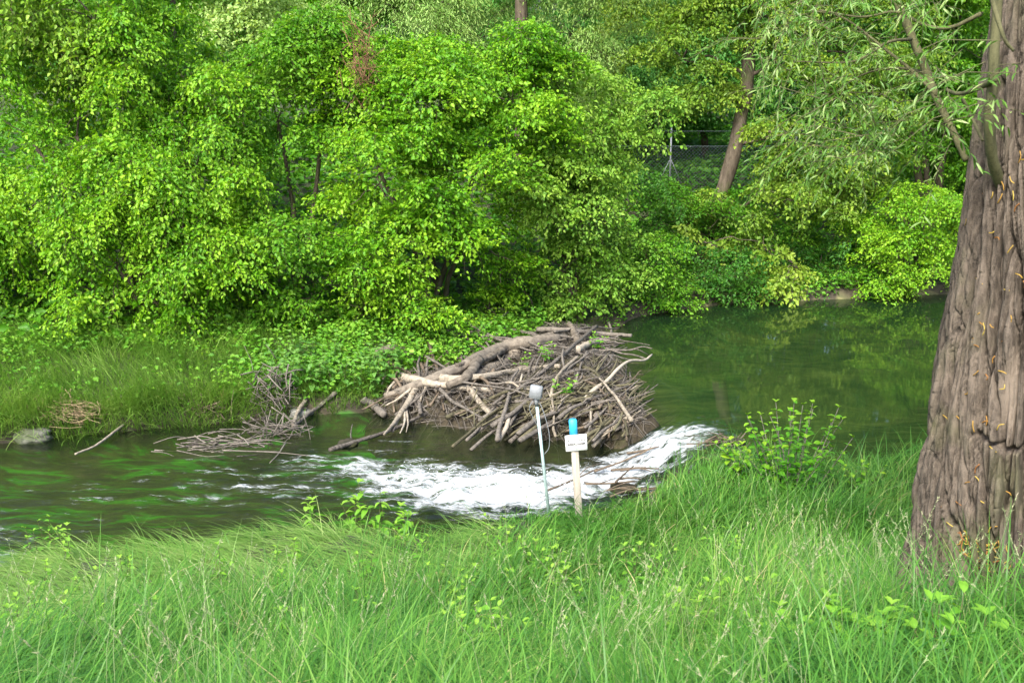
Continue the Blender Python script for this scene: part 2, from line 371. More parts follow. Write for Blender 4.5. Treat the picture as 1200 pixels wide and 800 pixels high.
# droplets thrown up by the white water
from itertools import product
fk = np.where((foam > .75) & (x < .9))[0]; fk = fk[rng.integers(0, len(fk), 900)]
ov = np.array([(1, 0, 0), (-1, 0, 0), (0, 1, 0), (0, -1, 0), (0, 0, 1), (0, 0, -1)], float)
of = np.array([(0, 2, 4), (2, 1, 4), (1, 3, 4), (3, 0, 4), (2, 0, 5), (1, 2, 5), (3, 1, 5), (0, 3, 5)])
dc = np.stack([x[fk], y[fk], z[fk]], 1) + np.stack([rng.normal(0, .12, 900), rng.normal(0, .12, 900), np.abs(rng.normal(0, .035, 900)) + .01], 1)
dr = rng.uniform(.0025, .006, 900)
WD = bpy.data.materials.new('spray_drop'); WD.use_nodes = True; WD.node_tree.nodes['Principled BSDF'].inputs['Base Color'].default_value = (.7, .74, .75, 1); WD.node_tree.nodes['Principled BSDF'].inputs['Roughness'].default_value = .3
tag(mesh('water_spray', (dc[:, None] + ov[None]*dr[:, None, None]*np.array([1.4, 1, 1])).reshape(-1, 3), tris=(np.arange(900)[:, None, None]*6 + of[None]).reshape(-1, 3), mat=WD), 'white droplets thrown up by the rapids', 'spray', kind='stuff')

# ------------------------------------------------------------------ leaves
def leaf_cloud(P, D, N, Ln, Wd, tint, cup=.25):
    """small folded leaves: six points, two quads each"""
    D = norm(D); S = norm(np.cross(N, D)); N = np.cross(D, S)
    L = Ln[:, None]; W = Wd[:, None]
    v = np.stack([P, P + D*L*.3 + S*W*.5 + N*W*cup, P + D*L*.68 + S*W*.4 + N*W*cup*.7 - N*L*.05,
                  P + D*L - N*L*.16, P + D*L*.68 - S*W*.4 + N*W*cup*.7 - N*L*.05, P + D*L*.3 - S*W*.5 + N*W*cup], 1)
    b = np.arange(len(P))[:, None]*6
    q = np.concatenate([b + np.array([0, 1, 2, 3]), b + np.array([0, 3, 4, 5])])
    return v.reshape(-1, 3), q, np.repeat(tint, 6)
def leaf_fine(P, D, N, Ln, Wd, tint, droop=.25, cup=.2, prof=(0.05, .75, 1, .7, .03)):
    """larger leaves near the camera: five stations by three"""
    D = norm(D); S = norm(np.cross(N, D)); N = np.cross(D, S)
    L = Ln[:, None]; W = Wd[:, None]; rows = []
    for k, w in enumerate(prof):
        t = k/4; c = P + D*L*(t - .1*droop*t*t) - N*L*droop*t*t
        rows += [c + S*W*.5*w + N*W*cup*w, c, c - S*W*.5*w + N*W*cup*w]
    v = np.stack(rows, 1); b = np.arange(len(P))[:, None, None]*15; k = np.arange(4)[None, :, None]*3; j = np.arange(2)[None, None]
    i0 = b+k+j
    q = np.stack([i0, i0+1, i0+4, i0+3], -1).reshape(-1, 4)
    return v.reshape(-1, 3), q, np.repeat(tint, 15)
def thin_twigs(A, B, CC, r):
    """three-sided twigs through three points each"""
    n_ = len(A); t = norm(CC-A); a = norm(np.cross(t, np.array([.3, .2, 1.]))); b = np.cross(t, a)
    th = np.arange(3)*2*math.pi/3
    rings = []
    for p_, k in ((A, 1), (B, .7), (CC, .3)):
        for h in th: rings.append(p_ + (a*math.cos(h) + b*math.sin(h))*(r*k)[:, None])
    v = np.stack(rings, 1).reshape(-1, 3); base = np.arange(n_)[:, None]*9
    q = [base + np.array([i*3+j, i*3+(j+1) % 3, i*3+3+(j+1) % 3, i*3+3+j]) for i in (0, 1) for j in range(3)]
    return v, np.concatenate(q)

def sprays_of(lobes, dens, gap=.0, front=.75):
    """points near the skins of uneven lobes, with outward directions"""
    Ps, Os = [], []
    lob = np.array(lobes)
    for i, (cx, cy, cz, rx, ry, rz) in enumerate(lob):
        area = 4*math.pi*((((rx*ry)**1.6 + (rx*rz)**1.6 + (ry*rz)**1.6)/3)**(1/1.6))
        n_ = int(area*dens*1.6)
        d = norm(rng.normal(size=(n_, 3)))
        w = 1 - front + front*np.clip(.25 - .9*d[:, 1] + .45*d[:, 2], 0, 1)
        d = d[rng.random(n_) < w]
        rr = 1 - np.abs(rng.normal(0, .17, len(d)))
        bump = 1 + .22*fbm(d*1.7 + i*5.3, 3)
        p_ = np.array([cx, cy, cz]) + d*(rr*bump)[:, None]*np.array([rx, ry, rz])
        o_ = norm(d/np.array([rx, ry, rz]))
        inside = np.zeros(len(p_), bool)
        for j, (ax, ay, az, bx, by, bz) in enumerate(lob):
            if j != i: inside |= (((p_[:, 0]-ax)/bx)**2 + ((p_[:, 1]-ay)/by)**2 + ((p_[:, 2]-az)/bz)**2) < .38
        hole = fbm(p_*1.1 + 31, 3) < -.42 + gap
        k = ~inside & ~hole
        Ps.append(p_[k]); Os.append(o_[k])
    return np.concatenate(Ps), np.concatenate(Os)

def clump_sprays(subs, dens):
    Ps, Os = [], []
    for (cx, cy, cz, rx, ry, rz) in subs:
        n_ = max(5, int(4*math.pi*((rx*ry + rx*rz + ry*rz)/3)*dens))
        d = norm(rng.normal(size=(n_, 3)))
        d = d[rng.random(n_) < np.clip(.45 + .75*d[:, 2] - .3*d[:, 1], .06, 1)]
        Ps.append(np.array([cx, cy, cz]) + d*np.array([rx, ry, rz])*(1 - np.abs(rng.normal(0, .2, (len(d), 1))))); Os.append(norm(d*np.array([1, 1, .8])))
    return np.concatenate(Ps), np.concatenate(Os)

def foliage(P, O, nl, L, leaf, hang=.3, flat=.7, aspect=.62, up=.0, wide=.34, tcl=.22, tb=.45):
    n_ = len(P); Z = np.array([0, 0, 1.])
    ax = norm(O*np.array([1, 1, .45]) + rng.normal(0, .38, (n_, 3)) + Z*up)
    nr = norm(Z*flat + O*(1-flat) + rng.normal(0, .22, (n_, 3)))
    sd = norm(np.cross(nr, ax)); nr = np.cross(ax, sd)
    Ls = L*rng.uniform(.6, 1.25, n_)
    base = P - ax*Ls[:, None]*.55
    t = (np.arange(nl)+.6)/nl
    T = np.broadcast_to(t, (n_, nl)); sg = np.where(np.arange(nl) % 2, 1., -1.)
    lat = rng.random((n_, nl))*(1.05-T)**.6*wide*Ls[:, None]*sg
    pos = base[:, None] + ax[:, None]*(T*Ls[:, None])[..., None] + sd[:, None]*lat[..., None] - Z*(hang*Ls[:, None]*T**2)[..., None] + rng.normal(0, .018, (n_, nl, 3))
    dr = ax[:, None]*.6 + sd[:, None]*(sg*.75)[None, :, None] - Z*(.15+hang*.9) + rng.normal(0, .32, (n_, nl, 3))
    nn = nr[:, None] + rng.normal(0, .42, (n_, nl, 3))
    cl = tb + .07 + tcl*fbm(P*.9, 3) + rng.normal(0, .10, n_)
    ti = np.clip(cl[:, None] + .25*(T-.45) + rng.normal(0, .13, (n_, nl)), 0, 1)
    ln = leaf*.88*rng.uniform(.5, 1.25, (n_, nl))*rng.uniform(.75, 1.2, (n_, 1))
    f = lambda a_: a_.reshape(-1, *a_.shape[2:])
    v, q, tt = leaf_cloud(f(pos), f(dr), f(nn), f(ln), f(ln)*aspect, f(ti))
    A = base; B = base + ax*(Ls*.5)[:, None] - Z*(hang*Ls*.25)[:, None]; E = base + ax*Ls[:, None] - Z*(hang*Ls)[:, None]
    tw = thin_twigs(A, B, E, np.full(n_, .0035))
    return v, q, tt, tw

def limb(mb, a, b, r0, r1, sag=.15, k=7, n=7, seed=0):
    a = np.array(a, float); b = np.array(b, float); L = np.linalg.norm(b-a)
    t = np.linspace(0, 1, k)[:, None]
    p_ = a + (b-a)*t + np.array([0, 0, 1.])*(4*t*(1-t))*sag*L*.5
    p_[1:-1] += rng.normal(0, .035*L, (k-2, 3))
    p_ = smooth_line(p_, 3)
    v, q, tr = tube(p_, np.linspace(r0, r1, len(p_)), n, rough=.25, seed=seed); mb.add(v, q, tr)

def tree(name, label, cat, base, stems, lobes, mat, dens=26, nl=18, L=.45, leaf=.085, hang=.3, flat=.65, aspect=.62, group=None,
         stem_r=.06, gap=0, tb=.45, tcl=.22, bark=None, front=.75, wide=.34, up=0, limbs=True, clump=1.0, tall=1.0):
    """stems: list of polylines (world) ; lobes: (px,py,Y,rx px,rz px,ry m)"""
    W = []
    for (px, py, Yd, rx, rz, ry) in lobes:
        c_ = at(px, py, Yd); k = Yd/F*1.0
        W.append((*c_, rx*k, ry, rz*k))
    base = np.array(base, float)
    root = tag(empty(name, base), label, cat, group)
    subs = []
    for (cx, cy, cz, rx, ry, rz) in W:
        area = 4*math.pi*((((rx*ry)**1.6 + (rx*rz)**1.6 + (ry*rz)**1.6)/3)**(1/1.6)); mr = (rx*ry*rz)**(1/3)
        for _ in range(int(area*1.5/tall**.5) + 4):
            d = norm(rng.normal(size=3))
            if rng.random() > .35 + .65*np.clip(.35 - .9*d[1] + .4*d[2], 0, 1): continue
            s_ = rng.uniform(.16, .62)*min(1.0, mr/1.0)**.7*clump; k_ = rng.uniform(.70, 1.14) + (.2 if rng.random() < .12 else 0)
            subs.append((cx + d[0]*rx*k_, cy + d[1]*ry*k_, cz + d[2]*rz*k_, s_*rng.uniform(.8, 1.7), s_*rng.uniform(.8, 1.3), s_*rng.uniform(.5, .8)*tall))
    subs = np.array(subs); subs = subs[fbm(subs[:, :3]*.95 + 11, 2) > -.27]
    P, O = clump_sprays(subs, dens*1.2)
    P2, O2 = sprays_of([(a, b_, c_, r1*.78, r2*.78, r3*.78) for a, b_, c_, r1, r2, r3 in W], dens*.26, gap, front)
    P, O = np.concatenate([P, P2]), np.concatenate([O, O2])
    gz = surfz(P[:, 0], P[:, 1]); k = P[:, 2] > np.maximum(gz, level(P[:, 0], P[:, 1])) + .06; P, O = P[k], O[k]
    v, q, ti, tw = foliage(P, O, nl, L, leaf, hang, flat, aspect, up, wide, tcl, tb)
    mb = MB()
    for s in stems:
        s = smooth_line(s, 5); vv, qq, tt = tube(s, np.linspace(stem_r, stem_r*.5, len(s)), 9, rough=.3, seed=len(W)); mb.add(vv, qq, tt)
    tops = [np.asarray(s, float) for s in stems]
    if limbs:
        for w in W:
            c_ = np.array(w[:3])
            s = min(tops, key=lambda s: np.min(np.linalg.norm(s-c_, axis=1)))
            i = int(np.argmin(np.linalg.norm(s-c_, axis=1)))
            limb(mb, s[i], c_, min(.05, stem_r*.3), .012, .2, seed=i)
            for _ in range(5):
                e = c_ + norm(rng.normal(size=3))*np.array(w[3:])*.8
                limb(mb, c_, e, .014, .005, .1, 5, 5)
    lo = tuple(base)
    mb.build('trunk', bark or TRUNK, root, loc=lo); root.children[-1].location = (0, 0, 0)
    cr = mesh('crown', v, q, mat=mat, parent=root, attrs={'tint': ti}, loc=lo); cr.location = (0, 0, 0)
    t_ = mesh('twig_sprays', tw[0], tw[1], mat=TWIG, parent=root, loc=lo, attrs={'tint': np.full(len(tw[0]), .3)}); t_.location = (0, 0, 0)
    return root

def gpt(px, Yd, dz=-.1):
    X_ = (px-600)/F*Yd*1.02; return np.array([X_, Yd, float(groundz(np.array([X_]), np.array([Yd]))[0]) + dz])
def stems_from(b, tops): return [[b + np.array([.08*i, .03*i, 0]), (b*.55 + np.array(t)*.45) + np.array([.1, .1, .1]), t] for i, t in enumerate(tops)]

b = gpt(160, 16.6)
tree('hazel_bush', 'big bright green bush whose leafy curtain hangs down to the grass of the far bank', 'bush', b,
     stems_from(b, [at(150, 230, 17), at(90, 160, 17.4), at(220, 190, 17), at(40, 170, 17.6)]),
     [(155, 290, 16.3, 120, 95, 1.2), (60, 175, 17.2, 105, 100, 1.4), (225, 215, 16.8, 85, 105, 1.3), (205, 358, 15.7, 75, 60, .8), (135, 366, 15.6, 60, 60, .7), (130, 80, 18.0, 110, 80, 1.5), (255, 320, 16.2, 40, 70, .8), (20, 265, 16.6, 70, 75, .9)],
     L_BRIGHT, dens=30, hang=.6, flat=.38, leaf=.082, tb=.55, tall=1.9)
b = gpt(-20, 16.8)
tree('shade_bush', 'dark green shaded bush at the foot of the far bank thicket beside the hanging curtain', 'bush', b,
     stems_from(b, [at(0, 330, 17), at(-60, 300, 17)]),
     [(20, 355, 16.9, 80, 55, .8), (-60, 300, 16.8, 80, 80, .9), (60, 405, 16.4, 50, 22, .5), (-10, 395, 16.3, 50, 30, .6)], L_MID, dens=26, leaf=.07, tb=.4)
b = gpt(-60, 17.6)
tree('drooping_hazel', 'tall tree with pale yellowish drooping leaf sprays over the top corner above the curtain bush', 'tree', b,
     stems_from(b, [at(-40, -60, 17.3), at(20, -120, 18.0)]),
     [(30, 35, 16.9, 75, 45, .8), (110, 25, 16.8, 55, 40, .6), (-40, -60, 17.2, 130, 90, 1.2), (95, -90, 18, 120, 60, 1.2)], L_LIME, dens=13, L=.75, leaf=.10, hang=.75, flat=.35, tb=.4, gap=.2)
b = gpt(205, 20.5)
tree('slender_tree', 'slim dark-trunked young tree rising behind the dip between the two largest bushes', 'tree', b,
     [[b, at(222, 130, 20.5), at(205, 60, 20.5), at(203, -40, 20.5), at(208, -160, 20.5)]],
     [(265, 120, 20.4, 70, 80, 1.2), (190, 95, 20.8, 60, 70, 1.0), (165, 0, 21, 55, 40, 1.0)], L_MID, dens=17, leaf=.085, tb=.5, hang=.5, stem_r=.085)
b = gpt(345, 17.6)
tree('hornbeam_bush', 'deep green bush with shadowy hollows between the leaf curtain and the layered hazel', 'bush', b,
     stems_from(b, [at(330, 160, 18), at(380, 120, 18.2), at(310, 230, 17.8)]),
     [(325, 140, 18.0, 75, 90, 1.2), (345, 75, 18.6, 75, 60, 1.3), (335, 300, 16.9, 55, 75, .9), (300, 215, 17.6, 50, 70, .8), (370, 350, 16.6, 50, 45, .6)],
     L_MID, dens=27, hang=.4, flat=.55, tb=.55, tall=1.3)
b = gpt(500, 17.9)
tree('layered_hazel', 'large bush with tiers of bright fresh leaves directly behind the heap of dead branches', 'bush', b,
     stems_from(b, [at(500, 130, 18), at(560, 190, 17.6), at(440, 190, 17.6), at(480, 100, 18.4), at(545, 290, 17.4)]),
     [(500, 135, 18.0, 90, 50, 1.3), (570, 205, 17.2, 85, 45, 1.3), (445, 215, 16.9, 85, 55, 1.2), (420, 130, 18.0, 65, 50, 1.0), (510, 270, 17.0, 70, 40, 1.0), (600, 120, 18.3, 70, 60, 1.1), (420, 290, 16.9, 60, 45, .8), (470, 92, 18.8, 80, 42, 1.2), (545, 100, 19, 60, 40, 1.1), (585, 300, 17.7, 45, 60, .7)],
     L_BRIGHT, dens=31, hang=.3, flat=.72, tb=.5, tcl=.3)
b = gpt(470, 16.6)
tree('hazel_clump', 'low rounded bright clump of leaves reaching down to the grass left of the dam', 'bush', b,
     stems_from(b, [at(470, 330, 16.6), at(500, 350, 16.5)]),
     [(465, 335, 16.3, 55, 48, .7), (500, 360, 16.2, 32, 30, .5), (430, 365, 16.4, 30, 26, .4)], L_BRIGHT, dens=34, hang=.4, flat=.6, tb=.62, leaf=.075, stem_r=.035)
b = gpt(670, 18.6)
tree('dogwood_bush', 'tall fresh green bush overhanging the upstream end of the dam', 'bush', b,
     stems_from(b, [at(680, 170, 19), at(640, 230, 18.6), at(720, 230, 19.2), at(610, 300, 18.4)]),
     [(685, 160, 19, 70, 70, 1.2), (640, 220, 18.3, 62, 55, 1.0), (695, 250, 18.8, 38, 55, .9), (660, 320, 18.5, 50, 50, .7), (710, 320, 18.9, 42, 42, .6), (650, 100, 19.4, 60, 45, 1.0)],
     L_FRESH, dens=30, hang=.5, flat=.5, tb=.5, tall=1.4)
b = gpt(625, 18.2)
tree('elder_shoot', 'small leafy shoot growing from the dark gap just above the dam', 'shrub', b, stems_from(b, [at(580, 350, 18), at(600, 330, 18)]),
     [(572, 362, 17.6, 26, 26, .4), (605, 330, 18.1, 28, 35, .4)], L_BRIGHT, dens=30, leaf=.08, tb=.55, stem_r=.02)
# low bushes between the dam and the olive tree
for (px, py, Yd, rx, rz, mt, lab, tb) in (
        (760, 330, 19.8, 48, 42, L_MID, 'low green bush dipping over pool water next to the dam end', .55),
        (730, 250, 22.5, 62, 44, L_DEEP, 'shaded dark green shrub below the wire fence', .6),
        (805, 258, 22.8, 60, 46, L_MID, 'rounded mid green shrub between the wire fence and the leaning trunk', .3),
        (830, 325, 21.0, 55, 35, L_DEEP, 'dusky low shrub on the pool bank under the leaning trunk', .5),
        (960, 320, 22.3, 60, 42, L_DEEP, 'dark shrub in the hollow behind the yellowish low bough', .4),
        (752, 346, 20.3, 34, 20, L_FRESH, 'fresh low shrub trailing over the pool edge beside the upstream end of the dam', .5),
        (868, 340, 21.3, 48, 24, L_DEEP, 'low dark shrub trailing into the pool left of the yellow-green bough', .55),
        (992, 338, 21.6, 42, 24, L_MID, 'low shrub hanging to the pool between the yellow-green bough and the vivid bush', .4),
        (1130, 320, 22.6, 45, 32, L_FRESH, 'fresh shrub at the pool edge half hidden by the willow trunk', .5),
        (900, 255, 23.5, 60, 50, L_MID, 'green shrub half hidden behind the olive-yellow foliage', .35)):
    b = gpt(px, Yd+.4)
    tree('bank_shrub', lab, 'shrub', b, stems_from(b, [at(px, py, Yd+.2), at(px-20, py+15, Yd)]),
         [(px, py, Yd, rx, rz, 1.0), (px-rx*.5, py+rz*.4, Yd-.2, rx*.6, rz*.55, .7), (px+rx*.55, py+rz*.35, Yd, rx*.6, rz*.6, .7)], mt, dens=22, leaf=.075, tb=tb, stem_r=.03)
# olive-yellow leaning tree
b = gpt(812, 23.6)
tree('leaning_ash', 'leaning grey-trunked tree with olive-yellow foliage over the far side of the pool', 'tree', b,
     [[b, at(838, 250, 23.6), at(862, 170, 23.7), at(876, 90, 23.8), at(878, 30, 23.9), at(890, -120, 24)]],
     [(800, 70, 24.2, 55, 60, 1.2), (905, 20, 24.2, 100, 45, 1.4), (960, 150, 22.6, 75, 80, 1.3), (930, 235, 22.2, 70, 50, 1.1), (860, 255, 22.6, 65, 32, .9), (1010, 60, 23.4, 80, 80, 1.3), (1020, 170, 22.8, 50, 60, 1.0), (880, -120, 24, 170, 90, 2.0)],
     L_OLIVE, dens=23, leaf=.095, hang=.5, flat=.5, tb=.45, tcl=.3, stem_r=.22, gap=.12)
b = gpt(945, 21.6)
tree('low_bough', 'yellow-green bough with large leaflets dipping towards the pool surface', 'shrub', b, stems_from(b, [at(925, 310, 21.2), at(900, 290, 21.4)]),
     [(922, 330, 20.9, 32, 26, .5), (895, 292, 21.2, 26, 20, .4), (830, 285, 21.6, 40, 18, .5)], L_OLIVE, dens=22, leaf=.12, hang=.7, flat=.4, tb=.7, stem_r=.025)
b = gpt(1070, 22.4)
tree('maple_bush', 'vivid light green bush leaning over the pool just left of the big willow trunk', 'bush', b,
     stems_from(b, [at(1060, 250, 22.4), at(1090, 280, 22.3), at(1030, 290, 22.2)]),
     [(1060, 260, 21.9, 58, 40, 1.0), (1040, 315, 21.4, 45, 34, .8), (1095, 285, 21.8, 42, 36, .8), (1010, 275, 22.4, 40, 40, .8), (1065, 340, 21.2, 28, 18, .5)], L_BRIGHT, dens=32, hang=.4, flat=.62, tb=.6, leaf=.075)
b = gpt(1080, 25.5)
tree('shade_maple', 'deep green tree standing behind the willow trunk and the vivid bush', 'tree', b,
     stems_from(b, [at(1080, 120, 25.5), at(1120, 40, 25.6), at(1050, 60, 25.6)]),
     [(1090, 150, 25.2, 60, 60, 1.4), (1120, 60, 25.4, 70, 60, 1.4), (1050, 20, 25.8, 80, 60, 1.6), (1150, -60, 25.5, 150, 80, 2.0), (1200, 130, 25.5, 80, 110, 1.5)], L_MID, dens=20, leaf=.1, hang=.35, tb=.5, stem_r=.12)
# trees beyond the fence
tree('silver_willow', 'silvery pale willow with narrow leaves and a thick mottled trunk high behind the bushes', 'tree', gpt(612, 27),
     [[gpt(612, 27), at(611, 60, 27), at(611, 0, 27), at(614, -120, 27), at(600, -220, 27)]],
     [(470, 20, 27.5, 85, 50, 1.8), (560, 45, 28.2, 70, 55, 1.4), (670, 40, 27.6, 60, 70, 1.4), (540, -60, 28, 110, 60, 2.0), (690, -60, 27.8, 110, 60, 2.0), (660, 120, 28.3, 60, 40, 1.2), (610, -150, 27.8, 120, 70, 2.0)],
     L_PALE, dens=17, leaf=.12, aspect=.25, hang=.8, flat=.3, L=.9, tb=.62, stem_r=.21)
hid = [  # px, py, Y, rx, rz, material, label
    (735, 60, 34, 75, 80, L_OLIVE, 'yellow-green tree beyond the fence right of the silvery willow', .6),
    (758, 105, 32.5, 48, 50, L_COOL, 'young cool green maple standing beside the fence post', .7),
    (820, 115, 33, 60, 50, L_COOL, 'cool green tree behind the fence and the leaning trunk', .45),
    (290, 25, 27, 75, 45, L_PALE, 'hazy soft green tree showing through the dip left of the big hazel', .75),
    (960, 60, 33, 110, 110, L_DEEP, 'dark tree in the wood behind the olive-yellow foliage', .4),
    (400, -20, 30, 110, 70, L_MID, 'round-topped green tree high behind the layered hazel', .5),
    (100, -10, 27, 130, 90, L_MID, 'broad green tree high behind the curtain bush', .45),
    (1150, 140, 28.5, 80, 90, L_MID, 'green tree added behind the edge of the willow trunk to block sky reflected in the pool', .45),  # added tree, closes a sky gap that would mirror in the pool
    (1240, 100, 30, 150, 150, L_DEEP, 'dark tree filling the gap behind the willow trunk', .4)]
for (px, py, Yd, rx, rz, mt, lab, tb) in hid:
    b = gpt(px, Yd+.3)
    tree('wood_tree', lab, 'tree', b, [[b, at(px+4, py+rz*.6, Yd+.2), at(px-3, py, Yd+.2), at(px, py-rz*1.4, Yd+.2)]],
         [(px, py, Yd, rx*.75, rz*.6, 1.8), (px-rx*.5, py+rz*.35, Yd-.3, rx*.6, rz*.5, 1.4), (px+rx*.5, py+rz*.3, Yd, rx*.6, rz*.5, 1.4), (px, py-rz*.9, Yd+.4, rx*.8, rz*.6, 1.7)],
         mt, dens=13, leaf=.13, nl=16, L=.8, tb=tb+.08, stem_r=.12, hang=.4)
# the wood far behind: trunks nobody can count
mbv = []; 
wl = []
for i in range(70):
    X_ = -34 + 68*(i+.5)/46 + rng.uniform(-.8, .8); Yd = 38 + rng.uniform(0, 14) - abs(X_)*.12
    g_ = float(groundz(np.array([X_]), np.array([Yd]))[0]); h = rng.uniform(5.0, 8.0)
    for k in range(3): wl.append((X_ + rng.normal(0, 1), Yd + rng.normal(0, .8), g_ + h*(.25 + .32*k), rng.uniform(2.0, 3), 1.8, rng.uniform(1.5, 2.2)))
P, O = sprays_of(wl, 3.2, -.1, .8)
v, q, ti, tw = foliage(P, O, 20, 1.4, .24, .4, .5, .6, tb=.5)
fw = mesh('far_wood', v, q, mat=L_COOL, attrs={'tint': np.clip(ti+.2, 0, 1)}); tag(fw, 'dense far wood closing the view behind all nearer trees', 'wood', kind='stuff')
# trees behind the camera side: the crown of the near bank, seen only in the water, is left out

# ------------------------------------------------------------------ fence
fz = onz(787, 185, 0); Yf = 29.0
root = tag(empty('wire_fence', at(787, 200, Yf)), 'grey wire mesh fence with slim metal posts crossing the slope between bushes and wood', 'fence')
FM = plain_mat('galvanised', (.27, .29, .30), .5, .5, .15); FW = plain_mat('fence_wire', (.16, .20, .20), .5, .5, .1)
base = np.array(root.location)
for px in (640, 787, 934, 1081):
    a_ = at(px, 150, Yf); b_ = a_.copy(); b_[2] -= 2.1
    v, q, t_ = tube([b_, a_], .027, 10); mb = MB(); mb.add(v, q, t_); s = np.array([.16, 0, -.9])
    if px == 787:
        v, q, t_ = tube([a_ + np.array([0, 0, -.85]), a_ + np.array([.30, 0, -1.5])], .012, 8); mb.add(v, q, t_)
        v, q, t_ = tube([a_ + np.array([0, 0, -.85]), a_ + np.array([-.30, 0, -1.5])], .012, 8); mb.add(v, q, t_)
    v, q, t_ = tube([a_, a_ + np.array([0, 0, .03])], .032, 10); mb.add(v, q, t_)
    mb.build('post', FM, root, loc=base).location = (0, 0, 0)
mb = MB(); x0, x1 = at(560, 150, Yf)[0], at(1100, 150, Yf)[0]; zt = at(787, 153, Yf)[2]
for k, zz in enumerate((zt, zt-.42, zt-1.7)):
    v, q, _ = tube([[x0, Yf-.04, zz], [(x0+x1)/2, Yf-.04, zz-.02], [x1, Yf-.04, zz]], .008 if k else .005, 5); mb.add(v, q)
for xx in np.arange(x0-1.2, x1, .10):
    for s in (1, -1):
        a_ = np.array([xx, Yf-.05-.006*s, zt-.42 if s > 0 else zt-1.7]); b_ = a_ + np.array([1.28, 0, -1.28*s]); v, q, _ = tube([a_, b_], .0032, 3, cap=False); mb.add(v, q)
mb.build('wire_mesh', FW, root, loc=base).location = (0, 0, 0)

# ------------------------------------------------------------------ beaver dam
dx_ = np.arange(-3.2, 2.8, .05); dy_ = np.arange(11.2, 19.8, .05)
X, Y = np.meshgrid(dx_, dy_); x = X.ravel(); y = Y.ravel()
z = damz(x, y); zl = level(x, y)
kp = z > np.maximum(groundz(x, y), zl) - .75
q = grid_quads(len(dx_), len(dy_)); q = q[kp[q].all(1)]; used = np.unique(q); rem = np.full(len(x), -1); rem[used] = np.arange(len(used))
z = z + .03*fbm(P3(x*9, y*9, 2), 3)
mud = bark_mat('dam_mud', (.012, .010, .006), (.045, .036, .022), 9, 1, .8, moss=(.05, .06, .015))
tag(mesh('dam_mound', np.stack([x, y, z], 1)[used], rem[q], mat=mud, attrs={'tint': np.zeros(len(used))}),
    'dark core of packed mud and rotten wood inside the beaver dam', 'beaver dam')

def log(name, label, pts, r, mat, lift=.05, cat='branch', forks=(), group=None, n=14, rough=.34, lifts=None, f=surfz):
    mb = MB(); P0 = None
    for j, (pp, rr) in enumerate([(pts, r)] + list(forks)):
        w = np.array([hit(a_[0], a_[1], f, (lifts[i] if (lifts is not None and j == 0) else lift)) for i, a_ in enumerate(pp)])
        w = smooth_line(w, 12)
        w[1:-1] += (fbm(P3(np.arange(len(w)-2)*.23, rng.uniform(0, 90)), 3)[:, None]*norm(rng.normal(size=3)) + rng.normal(0, .15, (len(w)-2, 3))*.4)*.4*np.mean(rr)
        v, q, t_ = tube(w, np.linspace(rr[0], rr[1], len(w)), n, rough=rough, seed=rng.integers(99)); mb.add(v, q, t_, rng.uniform(-.2, .4))
        if P0 is None: P0 = w[0]
    o = mb.build(name, mat, loc=P0); tag(o, label, cat, group); return o

log('bent_log', 'thickest log of the dam, bent grey-brown trunk arching across its top', [(452, 465), (500, 447), (545, 428), (585, 408), (625, 400), (660, 398)], (.06, .115), LOGB, .2, 'log', n=24, lifts=[.08, .16, .2, .22, .18, .0],
    forks=[([(560, 422), (548, 440), (525, 452)], (.08, .05)), ([(590, 410), (570, 420), (535, 428)], (.06, .03))])
log('stout_log', 'short stout log tucked beneath the arching trunk of the dam', [(520, 458), (560, 440), (592, 424), (606, 412)], (.07, .11), LOGB, .05, 'log', n=14)
log('pale_branch', 'long pale straight branch lying across the middle of the dam', [(503, 444), (560, 442), (610, 433), (656, 429)], (.06, .035), STICK_P, .14)
log('forked_branch', 'antler-like forked bare branch reaching from the dam down into the stream', [(468, 441), (490, 446), (530, 453), (580, 458)], (.07, .035), STICK_P, .12,
    forks=[([(492, 447), (480, 468), (463, 494), (450, 509)], (.055, .015)), ([(474, 477), (474, 495), (469, 507)], (.02, .008)), ([(476, 480), (478, 495), (476, 506)], (.018, .006)), ([(486, 452), (468, 466), (452, 475)], (.025, .008)),
           ([(500, 450), (492, 470), (488, 480)], (.02, .008)), ([(470, 442), (458, 452), (452, 463)], (.03, .01)), ([(470, 442), (452, 440), (447, 452)], (.03, .01))])
log('cut_stick', 'smooth pale stick slanting from the dam steeply down to the stream edge', [(549, 455), (568, 478), (598, 505)], (.045, .04), STICK_P, .1, 'stick')
log('crooked_branch', 'thin curved pale branch bowing down the dam face behind the grey plate', [(677, 418), (657, 436), (647, 456), (645, 484)], (.024, .018), STICK_P, .16)
log('driftwood', 'stubby pale driftwood piece on the pool end of the dam crest', [(676, 410), (690, 403), (706, 400), (722, 402)], (.06, .03), STICK_P, .14, 'branch', forks=[([(702, 400), (716, 396), (724, 398)], (.03, .012))])
log('diagonal_pole', 'long thin pole rising diagonally across the dam to its upstream crest', [(606, 457), (640, 432), (672, 405), (699, 382)], (.025, .03), STICK_G, .2, 'stick')
log('leaning_stick', 'thin pale stick poking up from the top of the dam towards the bushes', [(546, 392), (572, 380), (598, 364)], (.03, .018), STICK_P, .12, 'stick')
log('barked_branch', 'light-barked branch dipping from the dam into the white water beside the sign', [(737, 488), (716, 503), (695, 523)], (.03, .025), STICK_P, .08)
log('fallen_branch', 'long bare branch trailing in the stream left of the dam', [(386, 527), (425, 515), (460, 503), (500, 484)], (.03, .02), STICK_G, .05, forks=[([(412, 518), (411, 508), (413, 497)], (.012, .006))])
log('crest_log', 'weathered straight log along the dam edge above the pool', [(630, 386), (670, 387), (705, 391), (740, 393)], (.05, .03), STICK_G, .14, 'log')
